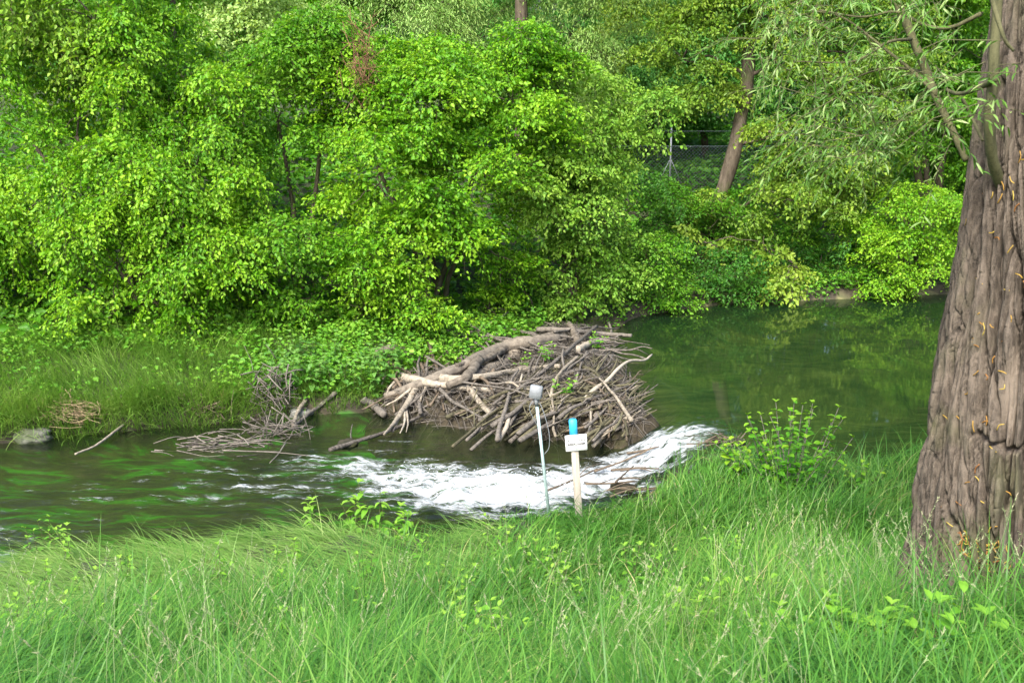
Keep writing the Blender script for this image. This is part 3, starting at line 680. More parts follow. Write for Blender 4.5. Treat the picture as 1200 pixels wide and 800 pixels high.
log('upright_stub', 'short broken stub standing up at the pool corner of the dam', [(716, 393), (716, 386), (713, 377)], (.03, .015), STICK_G, .18, 'stick')
log('crest_post', 'knobbly upright root stump on the upper crest of the dam', [(676, 400), (672, 388), (667, 380)], (.06, .05), LOGB, .12, 'stump')
log('bank_stub', 'dark broken log end jutting into the stream below the nettles', [(425, 468), (438, 476), (450, 486)], (.06, .05), STICK_G, .08, 'log')
log('rotten_log', 'brown rotten log lying in the grass above the left end of the dam', [(440, 413), (460, 408), (476, 412), (486, 424)], (.07, .05), LOGB, .06, 'log')
for pp, lab in (([(697, 552), (730, 540), (766, 524)], 'long dark stick lying across the white water'), ([(716, 551), (745, 548), (772, 549)], 'dark stick at the near foot of the white water'), ([(735, 531), (752, 528), (772, 523)], 'short thin twig snagged on the lip of the white water'), ([(640, 575), (672, 562), (700, 549)], 'slim dark twig floating in foam beside the sign post')):
    log('snagged_stick', lab, pp, (.014, .008), STICK_D, .05, 'stick')
# loose sticks: a few master sticks, then copies placed one by one over the heap
def master(mat, seed):
    r_ = np.random.default_rng(seed); mb = MB()
    t = np.linspace(0, 1, 7); p_ = np.stack([t, .07*np.cumsum(r_.normal(0, .4, 7)), .05*np.cumsum(r_.normal(0, .4, 7))], 1); p_ -= np.linspace(0, 1, 7)[:, None]*np.array([0, p_[-1, 1], p_[-1, 2]])
    p_ = smooth_line(p_, 3); v, q, t_ = tube(p_, np.linspace(.021, .009, len(p_)), 7, rough=.25, seed=seed); mb.add(v, q, t_, r_.uniform(-.3, .5))
    for k in range(r_.integers(0, 4)):
        i = r_.integers(4, len(p_)-3); e = p_[i] + np.array([r_.uniform(.06, .22), r_.uniform(-.14, .14), r_.uniform(-.05, .14)])
        v, q, t_ = tube([p_[i], (p_[i]+e)/2 + r_.normal(0, .012, 3), e], np.linspace(.010, .004, 3), 5); mb.add(v, q, t_, r_.uniform(-.3, .5))
    o = mb.build('stick', mat); return o
MS = {}
for key, mt in (('g', STICK_G), ('p', STICK_P), ('d', STICK_D), ('o', STICK_O)): MS[key] = [master(mt, 50 + 7*i + ord(key)) for i in range(4)]
used_ms = set()
def put_stick(a_, b_, key, thick, lab, grp):
    src = random.choice(MS[key])
    if src.name in used_ms: o = src.copy(); C.objects.link(o)
    else: o = src; used_ms.add(src.name)
    a_ = Vector(a_); b_ = Vector(b_); d = b_-a_; L_ = d.length
    q_ = d.to_track_quat('X', 'Z') @ Matrix.Rotation(random.uniform(0, 6.28), 4, 'X').to_quaternion()
    o.matrix_world = Matrix.LocRotScale(a_, q_, Vector((L_, min(1.6, thick*(.6+.4*L_)), min(1.6, thick*(.6+.4*L_)))))
    tag(o, lab, 'stick', grp)
zones = [ # polygon box, n, image angle mean/spread, length range px, lift, label
    ((575, 455, 745, 515), 92, 28, 20, (50, 150), (.03, .20), 'go', 'bare stick woven into the lower dam face above the white water', 'sticks in the lower dam face'),
    ((590, 430, 735, 500), 46, 55, 30, (40, 110), (.06, .26), 'gpo', 'stick slanting steeply across the middle of the dam face', 'sticks slanting over the dam face'),
    ((540, 388, 735, 420), 46, 4, 22, (40, 110), (.02, .16), 'gg', 'weathered stick lying flat along the dam crest', 'sticks along the dam crest'),
    ((455, 430, 580, 480), 34, 20, 45, (35, 100), (.02, .18), 'gd', 'tangled stick at the stream end of the dam below the thick log', 'sticks at the low end of the dam'),
    ((690, 420, 748, 500), 40, 48, 35, (30, 80), (.02, .16), 'od', 'mossy stick at the wet pool corner of the dam', 'mossy sticks at the pool corner of the dam')]
for (x0, y0, x1, y1), n_, am, asd, (l0, l1), (h0, h1), keys, lab, grp in zones:
    k = 0
    while k < n_:
        px, py = random.uniform(x0, x1), random.uniform(y0, y1)
        an = R(random.gauss(am, asd)); L_ = random.uniform(l0, l1)
        ex, ey = L_/2*math.cos(an), -L_/2*math.sin(an)
        A, B = hit(px-ex, py-ey, lift=random.uniform(h0, h1)), hit(px+ex, py+ey, lift=random.uniform(h0, h1))
        mid = (A+B)/2
        if px + ex > 772: continue
        if damz(mid[:1], mid[1:2])[0] < .12 or np.linalg.norm(A-B) > 2.6: continue
        zc = float(surfz(mid[:1], mid[1:2])[0]); up_ = max(0, zc + .02 - mid[2]); A[2] += up_; B[2] += up_
        put_stick(A, B, random.choice(keys), random.choice((random.uniform(.4, .8), random.uniform(.7, 1.45))), lab, grp); k += 1
for ms in MS.values():
    for o in ms:
        if o.name not in used_ms: bpy.data.objects.remove(o)
# fine twigs nobody could count
mb = MB(); n_ = 2700
px = rng.uniform(-2.6, 1.8, n_*3); py = 11.8 + 7*rng.random(n_*3)**1.5; dz = damz(px, py)
k = (dz > -.06) & (dz > level(px, py)-.15); px, py, dz = px[k][:n_], py[k][:n_], dz[k][:n_]
an = np.where(rng.random(len(px)) < .6, rng.normal(-.9, .5, len(px)), rng.uniform(0, 6.28, len(px))); L_ = rng.uniform(.18, .8, len(px))
ex = np.cos(an)*L_/2; ey = np.sin(an)*L_/2
A = np.stack([px-ex, py-ey, damz(px-ex, py-ey) + rng.uniform(0, .14, len(px))], 1); E = np.stack([px+ex, py+ey, damz(px+ex, py+ey) + rng.uniform(0, .14, len(px))], 1)
B = (A+E)/2 + rng.normal(0, .04, A.shape); B[:, 2] = np.maximum(B[:, 2], dz + .01)
v, q = thin_twigs(A, B, E, rng.uniform(.003, .008, len(px)))
tag(mesh('twig_tangle', v, q, mat=STICK_G, attrs={'tint': np.repeat(rng.uniform(-.6, .8, len(px)), 9)}), 'fine grey brushwood filling the beaver dam', 'brushwood', kind='stuff')

# ------------------------------------------------------------------ plants
def plant(name, label, cat, base, h, stems, leafL, leafW, mat, spread=.3, pairs=6, group=None, tb=.5, droop=.25, lean=(0, 0), stem_r=.004, prof=(0.05, .75, 1, .7, .03), first=.2, up=.25, stemmat=None):
    base = np.array(base, float); root = tag(empty(name, base), label, cat, group)
    mb = MB(); Ps, Ds, Ns, Ls, Ts = [], [], [], [], []
    for s in range(stems):
        a_ = rng.uniform(0, 6.28); rr = spread*math.sqrt(rng.uniform(0, 1)); hh = h*rng.uniform(.55, 1.0)*(1 - .25*rr/max(spread, .01))
        tip = np.array([math.cos(a_)*rr + lean[0]*hh, math.sin(a_)*rr*.8 + lean[1]*hh, hh])
        b0 = np.array([math.cos(a_)*rr*.25, math.sin(a_)*rr*.2, -.05])
        p_ = smooth_line([b0, b0*.5 + tip*.45 + np.array([0, 0, .06*hh]) + rng.normal(0, .02*h, 3), tip], 5)
        v, q, t_ = tube(p_, np.linspace(stem_r, stem_r*.4, len(p_)), 5); mb.add(v, q, t_, .2)
        nn_ = max(2, int(pairs*hh/h))
        for i in range(nn_):
            t = first + (1-first)*(i+.3)/nn_; c_ = p_[min(len(p_)-1, int(t*(len(p_)-1)+.5))]
            for sg in (0, math.pi):
                az = sg + i*1.57 + a_ + rng.normal(0, .4)
                d = np.array([math.cos(az), math.sin(az), up + rng.normal(0, .2)])
                Ps.append(c_); Ds.append(d); Ns.append(np.array([0, 0, 1.]) + rng.normal(0, .25, 3)); Ls.append(leafL*rng.uniform(.65, 1.15)*(1.1 - .45*t)); Ts.append(np.clip(tb + .3*(t-.5) + rng.normal(0, .12), 0, 1))
        for az in rng.uniform(0, 6.28, 3):
            Ps.append(p_[-1]); Ds.append(np.array([math.cos(az)*.6, math.sin(az)*.6, .7])); Ns.append(np.array([math.cos(az)*-.6, math.sin(az)*-.6, .6])); Ls.append(leafL*.5); Ts.append(min(1, tb+.3))
    P_ = np.array(Ps); Ln = np.array(Ls)
    v, q, tt = leaf_fine(P_, np.array(Ds), np.array(Ns), Ln, Ln*leafW/leafL, np.array(Ts), droop, prof=prof)
    mb.build('stem', stemmat or SHOOT, root)
    mesh('leaves', v, q, mat=mat, parent=root, attrs={'tint': tt}); return root
OV = (.25, .8, 1, .85, .2)
# sapling at the near edge of the pool
b = hit(925, 575, groundz); b[2] -= .03
plant('bank_sapling', 'bushy sapling with round yellow-green leaves at the near pool edge left of the willow', 'sapling', b, 1.05, 27, .095, .064, L_SAPL, .72, 15, tb=.46, stem_r=.007, prof=OV, first=.12, stemmat=STICK_G)
b = hit(866, 560, groundz)
plant('alder_seedling', 'small round-leaved seedling standing by itself beside the cascade', 'sapling', b, .56, 6, .10, .066, L_SAPL, .20, 8, tb=.6, stem_r=.005, prof=OV, stemmat=STICK_G)
b = hit(1008, 578, groundz)
plant('low_sapling', 'low leafy shoot between the bushy sapling and the willow trunk', 'sapling', b, .42, 6, .08, .05, L_SAPL, .26, 6, tb=.5, stem_r=.005, prof=OV)
# nettles on the far bank
NLAB = 'broad-leaved nettle in the clump left of the dam on far bank'
for i in range(26):
    px, py = random.uniform(318, 465), random.uniform(425, 470)
    b = hit(px, py, groundz)
    plant('nettle', NLAB, 'nettle', b, random.uniform(.5, .75), 4, .15, .085, L_NETTLE, .22, 6, 'nettles on the far bank', tb=random.uniform(.35, .65), droop=.5)
for px, py, lab in ((478, 425, 'leafy weed growing through the left end of the dam'), (530, 415, 'green weed poking out behind the arching log'), (660, 470, 'sparse weed on the lower dam face'), (700, 415, 'pale weed at the pool end of the dam crest'), (612, 443, 'fresh green weed sprouting from the middle of the dam'), (640, 428, 'leafy tuft growing beside the thick log on the dam'), (575, 415, 'small weed at the upper edge of the dam')):
    b = hit(px, py, surfz); b[2] += .1
    plant('dam_weed', lab, 'weed', b, .32, 5, .11, .06, L_WEED, .2, 5, tb=.5)
for (px, py, h, lab) in ((440, 622, .62, 'tall thin-stemmed weed standing against the foam at the near bank'), (415, 620, .42, 'drooping leafy weed with curled leaves at the stream edge'), (475, 628, .34, 'short broad-leaved weed below the white water'), (372, 622, .36, 'feathery leaning weed at the near stream edge')):
    b = hit(px, py, groundz)
    plant('stream_weed', lab, 'weed', b, h, 4, .16, .075, L_WEED, .16, 5, tb=.55, droop=.6, lean=(-.25, .1))
for i in range(8):
    b = hit(random.uniform(905, 1195), random.uniform(752, 800), groundz)
    plant('broadleaf_weed', 'broad-leaved weed in the grass in front of the willow base', 'weed', b, random.uniform(.26, .42), 4, .12, .06, L_WEED, .16, 4, 'broad-leaved weeds before the willow', tb=.38, droop=.5)
for i in range(70):
    b = hit(random.uniform(20, 1040), random.uniform(640, 790), groundz)
    plant('meadow_weed', 'small leafy weed half buried in the near meadow grass', 'weed', b, random.uniform(.28, .46), 3, .085, .045, L_WEED, .13, 5, 'small weeds in the near grass', tb=random.uniform(.4, .7), droop=.35)

# ------------------------------------------------------------------ grass
def grass(name, label, bx, by, L_, lean, az, wd, tint, mat, stiff=.5, seg=4, zoff=-.03, a0=0.0):
    n_ = len(bx); bz = surfz(bx, by) + zoff
    d = np.stack([np.cos(az), np.sin(az), np.zeros(n_)], 1); sd = np.stack([-np.sin(az), np.cos(az), np.zeros(n_)], 1)
    tw = rng.normal(0, .5, n_)
    sd = norm(sd + d*tw[:, None])
    rows = []; P_ = np.stack([bx, by, bz], 1); ang = a0 + lean*.5
    w0 = np.array([.7, 1, .9, .6, .08]) if seg == 4 else np.array([.8, 1, .7, .08])
    for k in range(seg+1):
        rows += [P_ + sd*(wd*w0[k]*.5)[:, None], P_ - sd*(wd*w0[k]*.5)[:, None]]
        P_ = P_ + (d*np.sin(ang)[:, None] + np.array([0, 0, 1.])*np.cos(ang)[:, None])*(L_/seg)[:, None]
        ang = ang + lean*stiff + .05
    v = np.stack(rows, 1); m_ = 2*(seg+1); b_ = np.arange(n_)[:, None]*m_
    q = np.concatenate([b_ + np.array([2*k, 2*k+1, 2*k+3, 2*k+2]) for k in range(seg)])
    return mesh(name, v.reshape(-1, 3), q, mat=mat, attrs={'tint': np.repeat(np.clip(tint, 0, 1), m_)})
# near meadow, in tufts
nc = 9000
Yc = 2.0 + (10.0-2.0)*rng.random(nc)**1.15; Xc = rng.uniform(-1, 1, nc)*(.62*Yc + .9)
Yc = np.concatenate([Yc, rng.uniform(8, 10.2, 1500)]); Xc = np.concatenate([Xc, rng.uniform(.3, 6, 1500)])
ok = Yc < yN(Xc) - .05; Xc, Yc = Xc[ok], Yc[ok]
per = np.clip((26*(1.15 - Yc/14)).astype(int), 12, 30)
id_ = np.repeat(np.arange(len(Xc)), per); n_ = len(id_)
bx = Xc[id_] + rng.normal(0, .045 + .004*Yc[id_], n_); by = Yc[id_] + rng.normal(0, .05, n_)
fl = 2.6*fbm(P3(Xc*.55, Yc*.55, 3.1), 3) + .5                      # which way each tuft bows
az = (fl + rng.normal(0, .7, len(Xc)))[id_] + rng.normal(0, .8, n_)
hN = np.clip(.37 + .26*fbm(P3(Xc*1.1, Yc*1.1, 9.1), 3) + rng.normal(0, .07, len(Xc)), .12, .68)
dedge = yN(Xc) - Yc
hN = hN*np.clip(np.where(Xc > .5, .72, .5) + .2*dedge, .5, 1)
flatzone = sstep(3.0, 1.9, dedge + .5*perlin(P3(Xc*.9, Yc*.9, 1)))*sstep(-.2, -1.4, Xc)
k = rng.random(len(Xc)) > flatzone*.93
L_ = hN[id_]*rng.uniform(.45, 1.55, n_); lean = np.abs(rng.normal(.52, .30, n_)) + .12
ti = .37 + rng.normal(0, .14, len(Xc))[id_] + .25*fbm(P3(Xc*.7, Yc*.7, 5.5), 3)[id_] + rng.normal(0, .13, n_) + (rng.random(n_) < .025)*.5
kk = k[id_] & (by < yN(bx)-.02) & ~((np.hypot(bx-2.88, by-5.3) < .5))
a0_ = np.abs(rng.normal(0, .38, n_))
tag(grass('grass', None, bx[kk], by[kk], L_[kk], lean[kk], az[kk], rng.uniform(.0025, .0068, n_)[kk]*(1+.05*by[kk]), ti[kk], G_NEAR, a0=a0_[kk], stiff=.95), 'long fresh green grass covering the near bank', 'grass', kind='stuff')
# flattened pale grass at the water's edge, in combed tufts
nt_ = 2300
tx = rng.uniform(-6.8, .5, nt_); td = rng.random(nt_)**1.15*3.1 - .12
kp = rng.random(nt_) < sstep(.5, -1.3, tx); tx, td = tx[kp], td[kp]; nt_ = len(tx)
taz = R(176) + .55*fbm(P3(tx*.8, td*1.3, 7), 3) + rng.normal(0, .38, nt_) - .5*(td < .15)*rng.random(nt_); ta0 = rng.uniform(.9, 1.45, nt_); tti = .42 + .22*fbm(P3(tx*1.3, td*2.1, 2), 3) + rng.normal(0, .13, nt_); tl = rng.uniform(.3, .75, nt_)
per = rng.integers(14, 30, nt_); id2 = np.repeat(np.arange(nt_), per); n_ = len(id2)
bx = tx[id2] + rng.normal(0, .06, n_); by = yN(bx) - np.maximum(td[id2] + rng.normal(0, .05, n_), -.14)
tag(grass('flattened_grass', None, bx, by, tl[id2]*rng.uniform(.6, 1.2, n_), rng.uniform(.3, .75, n_), taz[id2] + rng.normal(0, .28, n_), rng.uniform(.003, .0085, n_), tti[id2] + rng.normal(0, .14, n_) + (rng.random(n_) < .05)*.4, G_FLAT, stiff=.3, a0=np.clip(ta0[id2] + rng.normal(0, .16, n_), .3, 1.5)),
    'pale yellow-green grass combed flat by flood water at the stream edge', 'grass', kind='stuff')
# fine wiry blades arching over the rest
n_ = 42000
by = 2.1 + 7.4*rng.random(n_)**1.2; bx = rng.uniform(-1, 1, n_)*(.6*by + .6); kp = (by < yN(bx)-.25) & (rng.random(n_) < .55 + .6*fbm(P3(bx*.9, by*.9, 33), 3)) & ~((yN(bx)-by < 2.6) & (bx < -.8)) & ~(np.hypot(bx-2.88, by-5.3) < .5); bx, by = bx[kp], by[kp]; n_ = len(bx)
az = 2.4*fbm(P3(bx*.8, by*.8, 21), 3) + .6 + rng.normal(0, .5, n_)
tag(grass('fine_grass', None, bx, by, rng.uniform(.25, .52, n_)*np.clip(.5 + .2*(yN(bx)-by), .5, 1), rng.uniform(.5, .95, n_), az, rng.uniform(.0014, .0028, n_)*(1+.06*by), .54 + rng.normal(0, .18, n_), G_NEAR, stiff=.8, a0=.05),
    'fine pale arching grass blades mixed through the near meadow', 'grass', kind='stuff')
# seed heads
n_ = 3000
Yc = 2.6 + 6.6*rng.random(n_)**1.1; Xc = rng.uniform(-1, 1, n_)*(.58*Yc + .4); kp = (Yc < yN(Xc)-1.5 - 1.2*(Xc < -.5)) & (rng.random(n_) < .22 + .9*fbm(P3(Xc*.8, Yc*.8, 15), 2)); Xc, Yc = Xc[kp], Yc[kp]; n_ = len(Xc)
z0 = surfz(Xc, Yc); az = rng.uniform(0, 6.28, n_); hh = rng.uniform(.42, .68, n_); ln = rng.uniform(.1, .3, n_)
A = np.stack([Xc, Yc, z0], 1); dv = np.stack([np.cos(az), np.sin(az), 0*az], 1)
B = A + dv*(ln*.35)[:, None] + np.array([0, 0, 1.])*(hh*.65)[:, None]; E = A + dv*ln[:, None] + np.array([0, 0, 1.])*hh[:, None]
v1, q1 = thin_twigs(A, B, E, np.full(n_, .0016))
m_ = 16; t = rng.random((n_, m_)); pp = B[:, None] + (E-B)[:, None]*(t[..., None]*.55 + .5); dd = norm((E-B))[:, None] + rng.normal(0, .35, (n_, m_, 3)); 
f = lambda a_: a_.reshape(-1, *a_.shape[2:])
v2, q2, t2 = leaf_cloud(f(pp), f(dd), rng.normal(size=(n_*m_, 3)), rng.uniform(.008, .022, n_*m_), rng.uniform(.002, .004, n_*m_), rng.random(n_*m_))
tag(mesh('grass_seed_heads', np.concatenate([v1, v2]), np.concatenate([q1, q2 + len(v1)]), mat=SEED, attrs={'tint': np.concatenate([np.full(len(v1), .2), t2])}), 'wispy pale seed heads nodding over the near grass', 'grass seed', kind='stuff')
# grass of the far bank
n_ = 40000
bx = rng.uniform(-9.5, 1.2, n_); by = yF(bx) + np.where(rng.random(n_) < .25, rng.random(n_)*.45 - .05, rng.random(n_)**1.1*3.6 - .05)
kp = (damz(bx, by) < groundz(bx, by)) ; bx, by = bx[kp], by[kp]; n_ = len(bx)
az = np.where(by < yF(bx) + .45, R(268), R(250)) + 1.5*fbm(P3(bx*.8, by*.8, 2), 3) + rng.normal(0, .8, n_)
long_ = sstep(-3.0, -4.4, bx)
tag(grass('far_bank_grass', None, bx, by, rng.uniform(.12, .36, n_)*(1 + .9*long_), rng.uniform(.25, .65, n_), az, rng.uniform(.006, .011, n_), .42 + .3*fbm(P3(bx*.9, by*.9, 5), 3) + rng.normal(0, .17, n_), G_FAR, stiff=.5, seg=3, a0=np.abs(rng.normal(.35, .3, n_))),
    'long drooping grass on the far bank between the water and bushes', 'grass', kind='stuff')
# undergrowth of the wooded slope
n_ = 48000
bx = rng.uniform(-17, 20, n_); by = yF(np.clip(bx, -14, 16)) + 2.5 + 17*rng.random(n_)
P_ = np.stack([bx, by, groundz(bx, by) + rng.uniform(.02, .7, n_)*(.5 + .5*fbm(P3(bx*.5, by*.5, 4), 2))], 1); az = rng.uniform(0, 6.28, n_); ln = rng.uniform(.10, .24, n_)
v, q, tt = leaf_cloud(P_, np.stack([np.cos(az), np.sin(az), rng.normal(-.1, .3, n_)], 1), np.array([0, -.4, 1.]) + rng.normal(0, .4, (n_, 3)), ln, ln*.6, np.clip(.4 + .3*fbm(P_*.7, 3) + rng.normal(0, .17, n_), 0, 1))
tag(mesh('undergrowth', v, q, mat=L_MID, attrs={'tint': tt}), 'leafy undergrowth on the wooded slope under the trees', 'undergrowth', kind='stuff')
# low herbs of the far bank and ivy under the bushes
n_ = 44000
bx = np.concatenate([rng.uniform(-9.5, .8, n_*2//3), rng.uniform(1.8, 12, n_ - n_*2//3)]); by = yF(bx) + np.where(bx < 1, rng.random(n_)*4.2, rng.random(n_)**1.5*6.5) + .03
kp = (damz(bx, by) < groundz(bx, by)) & (fbm(P3(bx*.8, by*.8, 12), 3) > -.25 - .4*(bx > 1)) & ~((bx < -4.2) & (by < yF(bx)+2.0) & (rng.random(n_) < .8)); bx, by = bx[kp], by[kp]; n_ = len(bx)
P_ = np.stack([bx, by, groundz(bx, by) + rng.uniform(.02, .30, n_)], 1); az = rng.uniform(0, 6.28, n_); ln = rng.uniform(.04, .10, n_)
v, q, tt = leaf_cloud(P_, np.stack([np.cos(az), np.sin(az), rng.normal(-.1, .3, n_)], 1), np.array([0, -.2, 1.]) + rng.normal(0, .35, (n_, 3)), ln, ln*.65, np.clip(.5 + .3*fbm(P_*.9, 3) + rng.normal(0, .17, n_), 0, 1))
tag(mesh('ground_herbs', v, q, mat=L_WEED, attrs={'tint': tt}), 'low leafy herbs carpeting the far bank below the bushes', 'ground cover', kind='stuff')
# tiny yellow flowers of the near meadow and white specks
# ------------------------------------------------------------------ debris on the far bank
def tangle(name, label, cat, px, py, n_, rx, rz, rl, mat, r=(.004, .013), flatness=.6, lift=.1, ang=None, Y=None):
    c_ = hit(px, py, surfz) if Y is None else at(px, py, Y); mb = MB()
    for i in range(n_):
        o_ = rng.normal(0, .5, 3)*np.array([rx, rx*.6, rz]); 
        d = norm(rng.normal(size=3)*np.array([1, .6, flatness]) + (0 if ang is None else np.array(ang)))*rl*rng.uniform(.4, 1)
        p_ = np.array([o_-d/2, o_ + rng.normal(0, .04*rl, 3), o_+d/2]) + np.array([0, 0, lift]); 
        p_ = smooth_line(p_, 3); rr = rng.uniform(*r); v, q, t_ = tube(p_, np.linspace(rr, rr*.5, len(p_)), 5); mb.add(v + c_, q, t_, rng.uniform(-.4, .6))
    o = mb.build(name, mat, loc=c_); return tag(o, label, cat)
tangle('root_tangle', 'upright tangle of bleached roots on the far bank beside the nettles', 'root tangle', 316, 478, 110, .32, .40, .55, STICK_G, lift=.22, flatness=.9)
tangle('brush_pile', 'loose brushwood trailing from the bleached root tangle into the stream', 'brush pile', 325, 512, 60, .36, .12, .6, STICK_G, lift=.10, ang=(.3, -.6, -.1))
tangle('water_brush', 'flat dead brush lying in the stream left of the bleached roots', 'brush', 275, 523, 46, .75, .03, .8, STICK_G, lift=.05, flatness=.12, r=(.006, .014), ang=(1.2, .1, 0))
tangle('dead_twigs', 'rusty brown mass of dead hanging twigs high in the layered hazel', 'twigs', 424, 70, 130, .28, .62, .5, VINE, lift=0, flatness=1.6, r=(.003, .007), Y=16.9)
tangle('wet_brush', 'dark wet brushwood lodged along the near side of the cascade', 'brush', 770, 572, 22, .8, .05, .6, STICK_D, lift=.04, flatness=.12, r=(.006, .016), ang=(1.2, .25, 0))
tangle('lip_brush', 'dark mossy sticks lodged on the lip of the cascade', 'brush', 846, 520, 26, .3, .05, .45, STICK_D, lift=.03, flatness=.15, r=(.005, .014), ang=(.6, .7, 0))
tangle('hay_clump', 'brown clump of dry matted grass hanging over the far bank', 'dry grass', 80, 490, 260, .42, .11, .45, HAY, r=(.002, .005), lift=.12, flatness=.25, ang=(1, -.5, -.2))
tangle('bank_twigs', 'sparse dry twigs under the herbs between the hay and the roots', 'twigs', 240, 485, 40, .35, .12, .5, STICK_D, lift=.10, ang=(.6, -.5, 0))
log('bank_stick', 'straight grey stick leaning on the far bank right of the bleached roots', [(343, 500), (368, 480), (394, 460)], (.02, .035), STICK_G, .10, 'stick')
log('pale_stick', 'short pale peeled stick standing at the water right of the root tangle', [(343, 500), (348, 485), (358, 468)], (.025, .03), STICK_P, .10, 'stick')
log('floating_stick', 'thin yellowish stick slanting into the stream below the hay clump', [(88, 532), (115, 520), (145, 497)], (.012, .018), STICK_P, .06, 'stick')

def rock(name, label, px, py, size, mat, group=None, sq=(1, .8, .55), sink=.3, f=surfz):
    c_ = hit(px, py, f); u = np.linspace(0, math.pi, 22); w = np.arange(32)/32*2*math.pi
    U, Wd_ = np.meshgrid(u, w, indexing='ij'); d = np.stack([np.sin(U)*np.cos(Wd_), np.sin(U)*np.sin(Wd_), np.cos(U)], -1).reshape(-1, 3)
    s = rng.uniform(0, 50); v = d*(1 + .35*fbm(d*1.3 + s, 3) + .05*fbm(d*6 + s, 3))[:, None]*size*np.array(sq)
    i = np.arange(21)[:, None]*32; j = np.arange(32)[None]; k = (j+1) % 32
    q = np.stack([i+j, i+32+j, i+32+k, i+k], -1).reshape(-1, 4)
    c_ = c_ + np.array([0, 0, size*sq[2]*(1-2*sink)*.5]); o = mesh(name, v + c_, q, mat=mat, loc=c_, attrs={'tint': np.zeros(len(v))}); return tag(o, label, 'rock', group)
RD2 = bark_mat('rock_dark', (.05, .05, .045), (.16, .155, .14), 9, 1, .6, moss=(.06, .09, .02)); RK = bark_mat('rock_grey', (.08, .08, .07), (.25, .245, .22), 7, 1, .5, moss=(.06, .09, .02)); RD = bark_mat('rock_wet', (.008, .008, .006), (.035, .032, .02), 7, 1, .5, moss=(.05, .06, .01))
rock('rock', 'grey flat rock at the waterline under the hay clump', 40, 513, .19, RD2, sq=(1.2, .8, .6))
rock('rock', 'pale rock on the waterline between the bleached roots and nettles', 352, 487, .17, RK)
rock('rock', 'dark round stone awash in the stream at the tip of the trailing branch', 408, 522, .13, RD)
for px, py, s in ((862, 520, .10), (846, 540, .13), (800, 562, .14), (730, 574, .13)):
    rock('wet_rock', 'dark wet mossy rock along the near side of the cascade', px, py, s, RD, 'wet rocks beside the cascade', (1.2, .8, .6), .35)

# ------------------------------------------------------------------ sign post and gauge pole
WOOD = bark_mat('post_wood', (.24, .21, .17), (.42, .38, .32), 30, .15, .3); BLUE = plain_mat('blue_paint', (.03, .36, .62), .5, 0, .15)
WHITE = plain_mat('sign_white', (.80, .80, .78), .5, 0, .03); INK = plain_mat('sign_ink', (.03, .03, .035), .6); GREYM = plain_mat('grey_plastic', (.16, .17, .18), .55, 0, .2)
STEEL = plain_mat('pole_zinc', (.36, .47, .46), .45, .3, .15)
def box(c_, s, ch=.006):
    cx, cy, cz = c_; sx, sy, sz = [k/2 for k in s]
    ring = []
    for zz, k in ((-sz, ch), (-sz+ch, 0), (sz-ch, 0), (sz, ch)):
        a_, b_ = sx-k, sy-k; ring += [(-a_, -b_+ch, zz), (-a_+ch, -b_, zz), (a_-ch, -b_, zz), (a_, -b_+ch, zz), (a_, b_-ch, zz), (a_-ch, b_, zz), (-a_+ch, b_, zz), (-a_, b_-ch, zz)]
    v = np.array(ring) + np.array(c_); q = [[i*8+j, i*8+(j+1) % 8, i*8+8+(j+1) % 8, i*8+8+j] for i in range(3) for j in range(8)]
    for o_ in (0, 24): q += [[o_, o_+1, o_+2, o_+3], [o_+3, o_+4, o_+7, o_], [o_+4, o_+5, o_+6, o_+7]]
    return v, q
Ys = 9.0
pt = at(671, 490, Ys); pb = at(679, 612, Ys); H = pt[2]-pb[2] 
root = tag(empty('warning_sign', pb), 'small white warning sign on a blue-topped wooden post at the stream edge', 'sign')
root.rotation_euler = (0, math.atan2(pt[0]-pb[0], H), R(4))
mb = MB(); mb.add(*box((0, 0, (H-.16)/2 - .1), (.068, .05, H-.16+.2))); mb.build('post', WOOD, root)
mb = MB(); mb.add(*box((0, 0, H-.08), (.074, .056, .16), .012)); mb.build('post_cap', BLUE, root)
sz_ = H - .225
mb = MB(); mb.add(*box((.015, -.036, sz_), (.205, .012, .155), .003)); pl_ = mb.build('sign_panel', WHITE, root, smooth=False)
def text(body, size, z_, bold=.0):
    cu = bpy.data.curves.new('txt', 'FONT'); cu.body = body; cu.size = size; cu.align_x = 'CENTER'; cu.align_y = 'CENTER'; cu.extrude = .0008; cu.offset = bold; cu.resolution_u = 3
    to = bpy.data.objects.new('lettering', cu); C.objects.link(to); bpy.context.view_layer.update()
    me = bpy.data.meshes.new_from_object(to.evaluated_get(bpy.context.evaluated_depsgraph_get())); C.objects.unlink(to); bpy.data.objects.remove(to)
    me.materials.clear(); me.materials.append(INK); o = bpy.data.objects.new('lettering', me); C.objects.link(o); o.parent = pl_
    o.location = (.015, -.0436, z_); o.rotation_euler = (math.pi/2, 0, 0); return o
text('ACHTUNG', .034, sz_+.026, .0008); text('BIBERDAMM', .031, sz_-.012, .0008)
mb = MB()
for dx0, dx1, dz0 in ((-.07, -.03, -.042), (-.024, .014, -.042), (.02, .072, -.042), (-.02, .035, -.058)): mb.add(*box((.015+(dx0+dx1)/2, -.0436, sz_+dz0), (dx1-dx0, .0016, .0035), .0006))
mb.build('fine_print', GREYM, pl_, smooth=False)
mb = MB()
for dz0 in (.066, -.068):
    v, q, t_ = tube([[.015, -.047, sz_+dz0], [.015, -.040, sz_+dz0]], .004, 8); mb.add(v, q, t_)
mb.build('screw', STEEL, pl_)
pt = at(629, 474, 8.9); pb = at(645, 618, 8.9); ax_ = pt-pb
root = tag(empty('gauge_pole', pb), 'slim leaning metal pole carrying a square grey plate and loose cable', 'gauge pole')
mb = MB(); v, q, t_ = tube([ax_*-.06, ax_*.5, ax_], .0145, 12); mb.add(v, q, t_); mb.build('pole', STEEL, root)
